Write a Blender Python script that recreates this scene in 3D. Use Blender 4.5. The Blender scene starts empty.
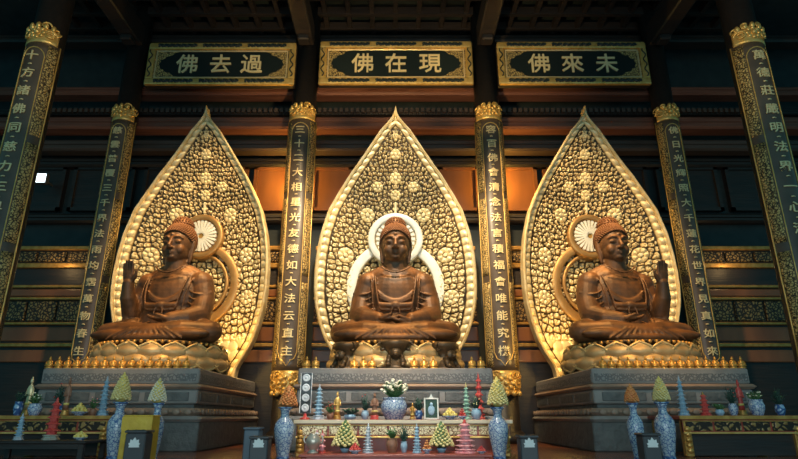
import bpy, bmesh, math, random
import numpy as np
from math import sin, cos, pi, radians, atan2, sqrt, hypot
random.seed(7); rng = np.random.default_rng(7)
SC = bpy.context.scene; COL = SC.collection

# ------------------------------------------------------------------ camera, world, lights
F = 562.0; CX = 395.5; CY = 229.5; TH = radians(18.5); CAMZ = 1.2
cam = bpy.data.cameras.new('camera'); cam_o = bpy.data.objects.new('camera', cam); COL.objects.link(cam_o)
cam.sensor_width = 36; cam.lens = F/798*36; cam.shift_x = 3.5/798; cam.clip_end = 300
cam_o.location = (0, 0, CAMZ); cam_o.rotation_euler = (pi/2+TH, 0, 0); SC.camera = cam_o

w = bpy.data.worlds.new('world'); SC.world = w; w.use_nodes = True
w.node_tree.nodes['Background'].inputs[0].default_value = (0.05, 0.27, 0.33, 1)
w.node_tree.nodes['Background'].inputs[1].default_value = 0.62

def area(name, loc, target, size, power, col, sy=None):
    l = bpy.data.lights.new(name, 'AREA'); l.energy = power; l.color = col; l.size = size
    if sy: l.shape = 'RECTANGLE'; l.size_y = sy
    o = bpy.data.objects.new(name, l); COL.objects.link(o); o.location = loc
    d = np.array(target)-np.array(loc)
    from mathutils import Vector
    o.rotation_euler = Vector(d).to_track_quat('-Z', 'Y').to_euler(); return o
def spot(name, loc, target, power, col, ang=50, blend=.6, r=.25):
    l = bpy.data.lights.new(name, 'SPOT'); l.energy = power; l.color = col
    l.spot_size = radians(ang); l.spot_blend = blend; l.shadow_soft_size = r
    o = bpy.data.objects.new(name, l); COL.objects.link(o); o.location = loc
    from mathutils import Vector
    o.rotation_euler = (Vector(target)-Vector(loc)).to_track_quat('-Z', 'Y').to_euler(); return o
def point(name, loc, power, col, r=.2):
    l = bpy.data.lights.new(name, 'POINT'); l.energy = power; l.color = col; l.shadow_soft_size = r
    o = bpy.data.objects.new(name, l); COL.objects.link(o); o.location = loc; return o

WARM = (1, .62, .24); NEUT = (1, .80, .52); COOL = (.55, .88, 1.0)
XS = 10.7        # x of the side bays
area('entrance_daylight', (0, -7, 4), (0, 25, 3), 22, 1700, (.78, .95, 1), 8)
spot('altar_fill', (0, 13.5, 13), (0, 20.4, 1.8), 6800, (1, .90, .76), 48, .9, .6)  # unseen fill added to brighten the altar foreground
for s in (-1, 1): spot('side_altar_fill', (s*9.5, 14, 12), (s*9.8, 21, 1.6), 480, (1, .95, .85), 52, .9, .6)  # added fill for the side altars, without a fixture
spot('ceiling_spot_centre', (0, 17.5, 23), (0, 29.8, 10), 14500, (1, .84, .60), 46, .7, .5)
for s in (-1, 0, 1):
    spot('plaque_spot', (s*1.5, 21.5, 14.5), (s*6.0, 29, 21.2), 2600, (1, .70, .30), 50, .9, .3)
    if s: spot('front_column_spot', (s*8, 12.5, 17), (s*16.6, 22, 18), 1300, (1, .72, .36), 46, .9, .3)
    spot('platform_fill', (s*XS*.93, 17.0, 10.5), (s*XS*1.0, 23.6, 4.6), 1500, (1, .60, .22), 44, .8, .3)  # added warm fill for petals and figurines, no lamp stands there
for s in (-1, 0, 1): spot('statue_spot', (s*XS*.92, 23.4, 25), (s*XS, 25.9, 6.5), 16000 if s == 0 else 14000, (1, .52, .15), 26, .9, .3)
for s in (-1, 1):
    spot('ceiling_spot_side', (s*3.4, 18.5, 22), (s*9.9, 29.5, 10), 16000, (1, .70, .36), 42, .8, .5)
    spot('pillar_spot', (s*1.5, 22, 15), (s*5.6, 29.5, 9), 3000, (1, .8, .5), 60, .9, .3)
    point('niche_lamp', (s*6.6, 31.6, 14.9), 420, (1, .58, .10), .15)
    point('inner_cabinet_fill', (s*4.4, 31.0, 9.4), 110, (1, .55, .18), .15)  # unseen fill added to lift the dark cabinets behind the leaf
    point('leaf_foot_lamp', (s*8.0, 27.4, 4.4), 180, (1, .62, .16), .15)
    point('side_cabinet_lamp', (s*19.6, 30.6, 9.6), 40, (1, .62, .25), .15)
SC.view_settings.view_transform = 'Standard'; SC.view_settings.look = 'None'
SC.view_settings.exposure = 0.45; SC.view_settings.gamma = 1; SC.view_settings.use_curve_mapping = False

def P(x, y, Y):
    """Point at depth Y seen at photo pixel (x, y)."""
    s = (x-CX)/F; t = (CY-y)/F
    k = Y/(cos(TH)-t*sin(TH))
    return (s*k, Y, CAMZ+k*(sin(TH)+t*cos(TH)))
def zat(y, Y): return P(CX, y, Y)[2]
def xat(x, y, Y): return P(x, y, Y)[0]
def mpp(y, Y):  return P(CX+1, y, Y)[0]      # metres per photo pixel

# ------------------------------------------------------------------ materials
def mat(name, c, rough=.5, metal=0., c2=None, scale=4., bump=0., bscale=None, emit=None, spec=.5, stretch=(1, 1, 1), lo=.35, hi=.65):
    m = bpy.data.materials.new(name); m.use_nodes = True; nt = m.node_tree; N = nt.nodes; L = nt.links
    b = N['Principled BSDF']; b.inputs['Roughness'].default_value = rough; b.inputs['Metallic'].default_value = metal
    b.inputs['Specular IOR Level'].default_value = spec
    b.inputs['Base Color'].default_value = (*c, 1)
    if c2 or bump:
        tc = N.new('ShaderNodeTexCoord'); mp = N.new('ShaderNodeMapping'); mp.inputs['Scale'].default_value = stretch
        L.new(tc.outputs['Object'], mp.inputs[0])
    if c2:
        n = N.new('ShaderNodeTexNoise'); n.inputs['Scale'].default_value = scale; n.inputs['Detail'].default_value = 5
        r = N.new('ShaderNodeValToRGB'); r.color_ramp.elements[0].position = lo; r.color_ramp.elements[1].position = hi
        r.color_ramp.elements[0].color = (*c, 1); r.color_ramp.elements[1].color = (*c2, 1)
        L.new(mp.outputs[0], n.inputs['Vector']); L.new(n.outputs['Fac'], r.inputs[0]); L.new(r.outputs[0], b.inputs['Base Color'])
    if bump:
        n2 = N.new('ShaderNodeTexNoise'); n2.inputs['Scale'].default_value = bscale or scale*2; n2.inputs['Detail'].default_value = 4
        bp = N.new('ShaderNodeBump'); bp.inputs['Strength'].default_value = bump; bp.inputs['Distance'].default_value = .1
        L.new(mp.outputs[0], n2.inputs['Vector']); L.new(n2.outputs['Fac'], bp.inputs['Height']); L.new(bp.outputs[0], b.inputs['Normal'])
    if emit:
        b.inputs['Emission Color'].default_value = (*emit[0], 1); b.inputs['Emission Strength'].default_value = emit[1]
    return m
def mat_carved(name, dark, gold, scale, rough=.4, metal=.3, thr=.08, bump=.6, stretch=(1, 1, 1), feature='DISTANCE_TO_EDGE'):
    """Gold tracery over a dark ground (gilded scrollwork)."""
    m = bpy.data.materials.new(name); m.use_nodes = True; nt = m.node_tree; N = nt.nodes; L = nt.links
    b = N['Principled BSDF']; b.inputs['Roughness'].default_value = rough; b.inputs['Metallic'].default_value = metal
    tc = N.new('ShaderNodeTexCoord'); mp = N.new('ShaderNodeMapping'); mp.inputs['Scale'].default_value = stretch
    ns = N.new('ShaderNodeTexNoise'); ns.inputs['Scale'].default_value = scale*.8
    mx = N.new('ShaderNodeMixRGB'); mx.inputs[0].default_value = .12
    v = N.new('ShaderNodeTexVoronoi'); v.feature = feature; v.inputs['Scale'].default_value = scale
    L.new(tc.outputs['Object'], mp.inputs[0]); L.new(mp.outputs[0], ns.inputs['Vector']); L.new(mp.outputs[0], mx.inputs[1]); L.new(ns.outputs['Color'], mx.inputs[2])
    L.new(mx.outputs[0], v.inputs['Vector'])
    r = N.new('ShaderNodeValToRGB'); r.color_ramp.elements[0].position = thr; r.color_ramp.elements[1].position = thr*2.2
    r.color_ramp.elements[0].color = (*dark, 1); r.color_ramp.elements[1].color = (*gold, 1)
    L.new(v.outputs['Distance'], r.inputs[0]); L.new(r.outputs[0], b.inputs['Base Color'])
    bp = N.new('ShaderNodeBump'); bp.inputs['Strength'].default_value = bump; bp.inputs['Distance'].default_value = .1
    L.new(r.outputs[0], bp.inputs['Height']); L.new(bp.outputs[0], b.inputs['Normal'])
    return m
def mat_relief(name, dark, mid, gold):
    m = bpy.data.materials.new(name); m.use_nodes = True; nt = m.node_tree; N = nt.nodes; L = nt.links
    b = N['Principled BSDF']; b.inputs['Roughness'].default_value = .42; b.inputs['Metallic'].default_value = .35
    a = N.new('ShaderNodeAttribute'); a.attribute_name = 'relief'
    r = N.new('ShaderNodeValToRGB'); e = r.color_ramp.elements
    e[0].position = .07; e[0].color = (*dark, 1); e[1].position = .60; e[1].color = (*gold, 1)
    q = e.new(.27); q.color = (*mid, 1)
    L.new(a.outputs['Fac'], r.inputs[0]); L.new(r.outputs[0], b.inputs['Base Color'])
    return m
M = {}
M['wood_dark'] = mat('dark lacquered timber', (.018, .015, .014), .45, 0, (.032, .022, .018), 2., .15, stretch=(.3, 3, 3))
M['wood_black'] = mat('black timber with shadow teal', (.012, .020, .022), .6, 0, (.020, .030, .032), 1.5)  # teal cast of the shadows is mixed into this colour
M['beam_red'] = mat('red brown timber', (.13, .048, .032), .35, 0, (.21, .085, .055), 1.2, .1, stretch=(.25, 4, 4))
M['beam_brown'] = mat('brown timber', (.055, .038, .030), .42, 0, (.085, .056, .044), 1.2, .1, stretch=(.25, 4, 4))
M['panel'] = mat('orange brown board', (.20, .075, .028), .35, 0, (.30, .115, .042), .8, .1, stretch=(1, 1, .3))
M['floor'] = mat('polished red brown floor', (.16, .055, .03), .25, 0, (.24, .09, .05), .9)
M['gold'] = mat('gilding', (.62, .36, .09), .38, .55, (.80, .52, .17), 3., .2, 8)
M['gold_pale'] = mat('pale gilding', (.72, .54, .26), .35, .5, (.85, .68, .40), 3.)
M['gold_deep'] = mat('old gilding', (.42, .21, .045), .4, .5, (.60, .34, .09), 4.)
M['backlit_silver'] = mat('silver rays and backlit rings', (.80, .77, .66), .3, .1, (.90, .88, .80), 2.)  # pale of the rays; on the centre rings backlight put into the colour
M['bronze_ring'] = mat('bronze gilding', (.36, .19, .06), .4, .5, (.46, .27, .10), 2.)
M['relief'] = mat_relief('gilded scroll carving', (.045, .030, .016), (.40, .26, .10), (.90, .75, .44))
M['rim'] = mat('leaf edge gilding', (.70, .50, .22), .4, .35, (.86, .72, .45), 2.5, .2, 6)
M['statue'] = mat('dark bronze', (.085, .040, .017), .5, .15, (.19, .080, .027), 1.6, .15, 5)
M['hair'] = mat('bronze curls', (.14, .055, .022), .5, .3, (.19, .08, .03), 2.)
M['petal'] = mat('gilt brown lotus petal', (.40, .25, .10), .42, .3, (.60, .42, .20), 1.6, .1, 5)
M['petal_rim'] = mat('petal edge gilding', (.62, .45, .20), .4, .4)
M['petal_dark'] = mat('dark bronze pedestal', (.055, .036, .018), .45, .4, (.10, .062, .03), 2., .3, 6)
M['stone'] = mat('grey stone', (.20, .18, .165), .55, 0, (.27, .245, .22), 1.4, .12, 9)
M['stone_dark'] = mat('dark carved stone', (.095, .095, .09), .6, 0, (.14, .14, .13), 3., .5, 7)
M['stone_brown'] = mat('brown stone moulding', (.24, .16, .115), .5, 0, (.32, .22, .155), 2.)
M['board'] = mat('brown lacquer board', (.075, .052, .036), .35, 0, (.10, .070, .048), 1.5)
M['cartouche'] = mat('black green lacquer', (.012, .017, .016), .3)
M['char'] = mat('gold leaf lettering', (.85, .66, .34), .4, .25)
M['band'] = mat_carved('gilt key band', (.05, .032, .016), (.62, .42, .15), 9.5, thr=.07)
M['screen'] = mat_carved('gilded openwork', (.03, .02, .012), (.36, .22, .075), 6, thr=.10)
M['tablefront'] = mat_carved('gilt table carving', (.16, .05, .03), (.74, .60, .36), 11., thr=.035)
M['red_lacquer'] = mat('red lacquer', (.26, .042, .028), .35, 0, (.34, .07, .04), 3.)
M['cream'] = mat('cream lacquer edge', (.62, .52, .36), .4)
M['porcelain'] = mat_carved('blue and white porcelain', (.08, .14, .30), (.40, .48, .54), 11, .18, 0, .05, .0)
M['porcelain_blue'] = mat_carved('deep blue glazed porcelain', (.04, .10, .26), (.26, .42, .58), 7, .18, 0, .12, .0)
M['blue_glaze'] = mat('pale blue glaze', (.20, .34, .46), .3, 0, (.34, .50, .60), 9.)
M['white_glaze'] = mat('white glaze', (.62, .64, .66), .3, 0, (.72, .72, .72), 6.)
M['grey_glaze'] = mat('silver grey', (.38, .42, .48), .35, .2, (.5, .54, .58), 9.)
M['red'] = mat('red lacquered paper', (.50, .035, .035), .4, 0, (.60, .10, .07), 8.)
M['pink'] = mat('pink lacquer', (.66, .20, .22), .4, 0, (.78, .40, .40), 8.)
M['orange'] = mat('orange blossom', (.62, .19, .05), .5, 0, (.72, .32, .10), 14.)
M['yellow'] = mat('yellow blossom', (.66, .47, .07), .6, 0, (.78, .64, .22), 12.)
M['pale_yellow'] = mat('straw yellow blossom', (.62, .50, .17), .6, 0, (.74, .66, .34), 12.)
M['cream_fl'] = mat('cream blossom', (.74, .66, .44), .6, 0, (.80, .74, .60), 12.)
M['green'] = mat('leaf green', (.035, .10, .035), .6, 0, (.08, .18, .05), 9.)
M['green_dark'] = mat('dark leaf', (.012, .045, .035), .6, 0, (.03, .08, .05), 9.)
M['green_pale'] = mat('pale jade', (.22, .44, .32), .4, 0, (.34, .54, .42), 8.)
M['terracotta'] = mat('brown pot', (.20, .09, .05), .5, 0, (.28, .14, .08), 6.)
M['charcoal'] = mat('charcoal box', (.055, .058, .062), .5)
M['slate'] = mat('blue grey box', (.10, .13, .16), .5)
M['lotus_white'] = mat('white emblem', (.70, .72, .70), .5)
M['yellow_cloth'] = mat('yellow satin', (.58, .34, .03), .5, 0, (.70, .45, .05), 3., .2, 6)
M['pearl'] = mat('pearl metal', (.50, .44, .36), .3, .5)
M['lamp'] = mat('lit lamp face', (.9, .9, .9), .5, 0, emit=((.80, .95, 1), 3.))
M['fret'] = mat_carved('carved stone fret', (.12, .115, .11), (.25, .23, .21), 9, .6, 0, .10)

# ------------------------------------------------------------------ mesh builder
class MB:
    def __init__(s): s.v = []; s.f = []; s.sm = []; s.mi = []; s.cur = 0
    def add(s, vs, fs, smooth=True):
        o = len(s.v); s.v += [tuple(p) for p in vs]
        for f in fs: s.f.append(tuple(i+o for i in f)); s.sm.append(smooth); s.mi.append(s.cur)
        return s
    def box(s, x0, x1, y0, y1, z0, z1, bev=0.):
        b = min(bev, (x1-x0)*.45, (y1-y0)*.45, (z1-z0)*.45)
        if b <= 0:
            v = [(x, y, z) for z in (z0, z1) for y in (y0, y1) for x in (x0, x1)]
            return s.add(v, [(0, 2, 3, 1), (4, 5, 7, 6), (0, 1, 5, 4), (2, 6, 7, 3), (0, 4, 6, 2), (1, 3, 7, 5)], False)
        def ring(i, z): return [(x0+i, y0+b-i+0, z), (x0+b, y0+i-0, z)] 
        def oct_(z, d):
            a0, a1, c0, c1 = x0+d, x1-d, y0+d, y1-d; e = b
            return [(a0+e, c0, z), (a1-e, c0, z), (a1, c0+e, z), (a1, c1-e, z), (a1-e, c1, z), (a0+e, c1, z), (a0, c1-e, z), (a0, c0+e, z)]
        v = oct_(z0, b*.0+b)+oct_(z0+b, 0)+oct_(z1-b, 0)+oct_(z1, b); fs = []
        if (x1-x0) < 4*b or (y1-y0) < 4*b:
            v = oct_(z0, b*.3)+oct_(z0+b, 0)+oct_(z1-b, 0)+oct_(z1, b*.3)
        for r in range(3):
            for i in range(8): j = (i+1) % 8; fs.append((r*8+i, r*8+j, r*8+8+j, r*8+8+i))
        fs += [tuple(range(7, -1, -1)), tuple(range(24, 32))]
        return s.add(v, fs, False)
    def lathe(s, prof, n=24, c=(0, 0, 0), sx=1, sy=1, a0=0, smooth=True, fn=None):
        v = []; m = len(prof)
        for r, z in prof:
            for i in range(n):
                a = a0+2*pi*i/n; k = fn(a, z) if fn else 1
                v.append((c[0]+r*k*cos(a)*sx, c[1]+r*k*sin(a)*sy, c[2]+z))
        fs = []
        for j in range(m-1):
            for i in range(n): k = (i+1) % n; fs.append((j*n+i, j*n+k, j*n+n+k, j*n+n+i))
        fs += [tuple(range(n-1, -1, -1)), tuple(range((m-1)*n, m*n))]
        return s.add(v, fs, smooth)
    def ell(s, c, r, n=12, m=8, rot=None):
        v = []; fs = []
        for j in range(m+1):
            t = pi*j/m
            for i in range(n):
                a = 2*pi*i/n; p = (r[0]*sin(t)*cos(a), r[1]*sin(t)*sin(a), -r[2]*cos(t))
                if rot is not None: p = rot @ np.array(p)
                v.append((c[0]+p[0], c[1]+p[1], c[2]+p[2]))
        for j in range(m):
            for i in range(n): k = (i+1) % n; fs.append((j*n+i, j*n+k, j*n+n+k, j*n+n+i))
        return s.add(v, fs)
    def tube(s, pts, rad, n=8, closed=False, flat=1.):
        pts = [np.array(p, float) for p in pts]; N = len(pts)
        if not hasattr(rad, '__len__'): rad = [rad]*N
        v = []; fs = []; up = None
        for i, p in enumerate(pts):
            a = pts[i-1] if (i > 0 or closed) else p; b = pts[(i+1) % N] if (i < N-1 or closed) else p
            t = b-a; t = t/(np.linalg.norm(t)+1e-9)
            if up is None: up = np.array((0, -1., 0)) if abs(t[1]) < .9 else np.array((0, 0, 1.))
            x = np.cross(t, up); x /= np.linalg.norm(x)+1e-9; y = np.cross(x, t); up = y
            for k in range(n):
                q = 2*pi*k/n; v.append(p+rad[i]*(cos(q)*x+flat*sin(q)*y))
        R = N if closed else N-1
        for j in range(R):
            for k in range(n): k2 = (k+1) % n; j2 = (j+1) % N; fs.append((j*n+k, j*n+k2, j2*n+k2, j2*n+k))
        if not closed: fs += [tuple(range(n-1, -1, -1)), tuple(range((N-1)*n, N*n))]
        return s.add(v, fs)
    def capsule(s, pts, rad, n=12):
        s.tube(pts, rad, n)
        for p, r in ((pts[0], rad[0]), (pts[-1], rad[-1])): s.ell(p, (r, r, r), n, 8)
        return s
    def prism(s, poly, y0, y1, z=0, x=0, smooth=False):
        """poly in (x, z), extruded along y."""
        n = len(poly); v = [(x+p[0], y0, z+p[1]) for p in poly]+[(x+p[0], y1, z+p[1]) for p in poly]
        fs = [(i, (i+1) % n, n+(i+1) % n, n+i) for i in range(n)]
        return s.add(v, fs+[tuple(range(n-1, -1, -1)), tuple(range(n, 2*n))], smooth)
    def extr(s, prof, x0, x1):
        """moulding: profile in (y, z) swept along x."""
        n = len(prof); v = [(x0, p[0], p[1]) for p in prof]+[(x1, p[0], p[1]) for p in prof]
        fs = [(i, (i+1) % n, n+(i+1) % n, n+i) for i in range(n)]
        return s.add(v, fs+[tuple(range(n-1, -1, -1)), tuple(range(n, 2*n))], False)
    def mesh(s, name):
        me = bpy.data.meshes.new(name); me.from_pydata([tuple(map(float, p)) for p in s.v], [], s.f)
        me.polygons.foreach_set('use_smooth', s.sm); me.polygons.foreach_set('material_index', s.mi)
        bm = bmesh.new(); bm.from_mesh(me); bmesh.ops.recalc_face_normals(bm, faces=bm.faces[:]); bm.to_mesh(me); bm.free()
        me.update(); return me
    def build(s, name, m, parent=None, loc=None):
        me = s.mesh(name)
        for q in (m if isinstance(m, (list, tuple)) else [m]): me.materials.append(M[q])
        o = bpy.data.objects.new(name, me); COL.objects.link(o)
        if parent: o.parent = parent
        if loc is not None: o.location = loc
        return o
def tag(o, label, cat, group=None, kind=None):
    o['label'] = label; o['category'] = cat
    if group: o['group'] = group
    if kind: o['kind'] = kind
    return o
def thing(name, label, cat, loc=(0, 0, 0), group=None, rz=0):
    o = bpy.data.objects.new(name, None); COL.objects.link(o); o.location = loc; o.rotation_euler = (0, 0, rz); o.empty_display_size = .3
    return tag(o, label, cat, group)
def struct(o): o['kind'] = 'structure'; return o
def dup(o, label=None, loc=None, group=None, rz=None):
    def cp(q, par):
        c = q.copy(); COL.objects.link(c)
        if par: c.parent = par
        for ch in list(q.children): cp(ch, c)
        return c
    r = cp(o, None)
    if label: r['label'] = label
    if loc is not None: r.location = loc
    if group: r['group'] = group
    if rz is not None: r.rotation_euler = (0, 0, rz)
    return r
ORD = ['first', 'second', 'third', 'fourth', 'fifth', 'sixth', 'seventh', 'eighth', 'ninth', 'tenth', 'eleventh', 'twelfth', 'thirteenth', 'fourteenth', 'fifteenth', 'sixteenth', 'seventeenth', 'eighteenth']
def ordinal(i, n, a='left'): return 'leftmost' if i == 0 else ('rightmost' if i == n-1 else ORD[i]+' from the '+a)

def glyph(ch, size, depth, bold=0.):
    """A written character as a solid: vertices centred on (0,0) in x,y with depth along z."""
    c = bpy.data.curves.new('g', 'FONT'); c.body = ch; c.extrude = depth/size/2; c.resolution_u = 2; c.offset = bold
    o = bpy.data.objects.new('g', c); COL.objects.link(o); bpy.context.view_layer.update()
    me = bpy.data.meshes.new_from_object(o.evaluated_get(bpy.context.evaluated_depsgraph_get()))
    bm = bmesh.new(); bm.from_mesh(me)          # cut into narrow strips so the strokes can follow a curved board
    for k in range(1, 12): bmesh.ops.bisect_plane(bm, geom=bm.verts[:]+bm.edges[:]+bm.faces[:], dist=1e-5, plane_co=(k/12+.003, 0, 0), plane_no=(1, 0, 0))
    bm.to_mesh(me); bm.free()
    v = np.array([tuple(p.co) for p in me.vertices]); f = [tuple(p.vertices) for p in me.polygons]
    bpy.data.objects.remove(o); bpy.data.curves.remove(c); bpy.data.meshes.remove(me)
    v[:, 0] -= .5; v[:, 1] -= .38; return v*size, f

# ------------------------------------------------------------------ setting
YR = 30.0; YF = 22.7; XI = 5.55; XM = 16.35; RC = .74
YW = 33.2                                     # back wall
ZTOP = 26.6
m = MB(); m.box(-48, 48, -4, 34, -.4, 0); struct(m.build('floor', 'floor'))
m = MB(); m.box(-48, 48, YW, YW+.5, 0, ZTOP); struct(m.build('wall_back', 'wood_black'))
m = MB(); m.box(-48, 48, 6, YW+.5, ZTOP, ZTOP+.4); struct(m.build('ceiling', 'wood_black'))
# coffer lattice under the ceiling
m = MB()
for i in range(-14, 15): m.box(i*1.5-.14, i*1.5+.14, 20, 31.6, ZTOP-1.0, ZTOP-.55)
for j in range(8): m.box(-22, 22, 21+j*1.45-.14, 21+j*1.45+.14, ZTOP-1.05, ZTOP-.5)
struct(m.build('trim_1', 'wood_dark'))
# horizontal beams behind the column row, each a moulded timber
def hbeam(n, y0, y1, Y, d, mt, x0=-34, x1=34):
    a, b = zat(y1, Y), zat(y0, Y); h = b-a; c = min(.12, h*.2)
    m = MB(); m.extr([(Y+d, a), (Y+c, a), (Y, a+c), (Y, a+h*.45), (Y+c*.7, a+h*.5), (Y, a+h*.56), (Y, b-c), (Y+c, b), (Y+d, b)], x0, x1)
    struct(m.build('trim_%d' % n, mt))
hbeam(2, 86, 94, 30.6, .9, 'beam_red'); hbeam(3, 109, 114, 31.2, .5, 'wood_dark'); hbeam(4, 116, 128, 30.7, 1.0, 'beam_red')
hbeam(5, 139, 150, 31.6, .8, 'beam_brown'); hbeam(6, 157, 166, 32.6, .5, 'wood_dark'); hbeam(7, 213, 222, 32.6, .5, 'wood_dark')
hbeam(8, 34, 41, 30.9, .9, 'wood_dark'); hbeam(9, 0, 6, 31.2, .6, 'beam_brown')
# dentil fringe under the upper beam
m = MB()
for i in range(-70, 71):
    m.box(i*.34-.1, i*.34+.1, 31.0, 31.2, zat(113.5, 31.2), zat(109.5, 31.2))
struct(m.build('trim_10', 'beam_brown'))
# wood panels of the back wall, framed
k = 1
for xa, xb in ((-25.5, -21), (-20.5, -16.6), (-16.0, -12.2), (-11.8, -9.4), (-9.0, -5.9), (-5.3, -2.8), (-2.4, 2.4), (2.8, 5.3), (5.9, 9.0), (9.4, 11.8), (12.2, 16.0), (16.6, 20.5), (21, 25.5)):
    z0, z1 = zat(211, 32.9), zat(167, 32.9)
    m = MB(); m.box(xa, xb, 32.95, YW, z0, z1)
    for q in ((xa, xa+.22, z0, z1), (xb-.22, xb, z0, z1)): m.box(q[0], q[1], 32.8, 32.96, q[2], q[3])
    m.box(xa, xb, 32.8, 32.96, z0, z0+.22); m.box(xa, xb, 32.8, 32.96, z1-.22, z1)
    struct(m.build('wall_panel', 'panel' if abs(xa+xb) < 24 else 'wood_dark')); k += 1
# columns
ztb = zat(118, YR-RC)        # couplet top
for sx in (-1, 1):
    for X, Y, RC in ((XI, YR, .74), (XM-.12, YR, .62), (XM+.3, YF, .72)):
        m = MB(); m.lathe([(RC*1.35, 0), (RC*1.45, .25), (RC*1.2, .5), (RC, .6), (RC, ZTOP)], 40)
        struct(m.build('column', 'wood_dark', None, (sx*X, Y, 0)))
        # the longitudinal beam end resting on the column
        if Y == YR:
            z0 = zat(42, YR-.9)
            m = MB(); m.box(-.48, .48, -9.0, .6, z0, z0+1.5, .08); m.box(-.34, .34, -1.6, -.9, z0-.35, z0, .06)
            struct(m.build('trim_%d' % (11+(sx > 0)+2*(X > 9)), 'wood_dark', None, (sx*X, YR-.1, 0)))

# ------------------------------------------------------------------ couplet boards
def wrap(pts, R, X=0, Y=0):
    out = []
    for x, d, z in pts:
        a = x/RC; r = R+d; out.append((X+r*sin(a), Y-r*cos(a), z))
    return out
def wrap_patch(mb, a0, a1, z0, z1, R, t, nz=24):
    na = max(6, int((a1-a0)*10)); v = []; fs = []
    for lay in (R, R+t):
        for j in range(nz+1):
            for i in range(na+1):
                a = a0+(a1-a0)*i/na; z = z0+(z1-z0)*j/nz; v.append((lay*sin(a), -lay*cos(a), z))
    W = na+1; L = W*(nz+1)
    for j in range(nz):
        for i in range(na): q = L+j*W+i; fs.append((q, q+1, q+1+W, q+W))
    for j in range(nz):
        for i in (0, na): q = j*W+i; fs.append((q, q+W, L+q+W, L+q))
    for i in range(na):
        for j in (0, nz): q = j*W+i; fs.append((q, q+1, L+q+1, L+q))
    mb.add(v, fs); return mb
def rosette(mb, x, z, r, n=8, R=.84, d=.12):
    def pt(px, pd, pz):
        a = px/RC; return ((R+pd)*sin(a), -(R+pd)*cos(a), pz)
    mb.ell(pt(x, d*.9, z), (r*.34,)*3, 10, 6)
    for k in range(n):
        q = 2*pi*k/n; mb.ell(pt(x+r*.66*cos(q), d*.4, z+r*.66*sin(q)), (r*.3, r*.3, r*.3), 8, 6)
def spiral(mb, x, z, r, turns, sgn, rad=.05, R=.86, a0=0):
    pts = []
    for k in range(22):
        t = k/21; q = a0+sgn*turns*2*pi*t; rr = r*(1-.85*t); px = x+rr*cos(q); a = px/RC
        pts.append(((R+.05+.10*t)*sin(a), -(R+.05+.10*t)*cos(a), z+rr*sin(q)))
    mb.tube(pts, [rad*(1-.4*i/21) for i in range(22)], 6)
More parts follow.
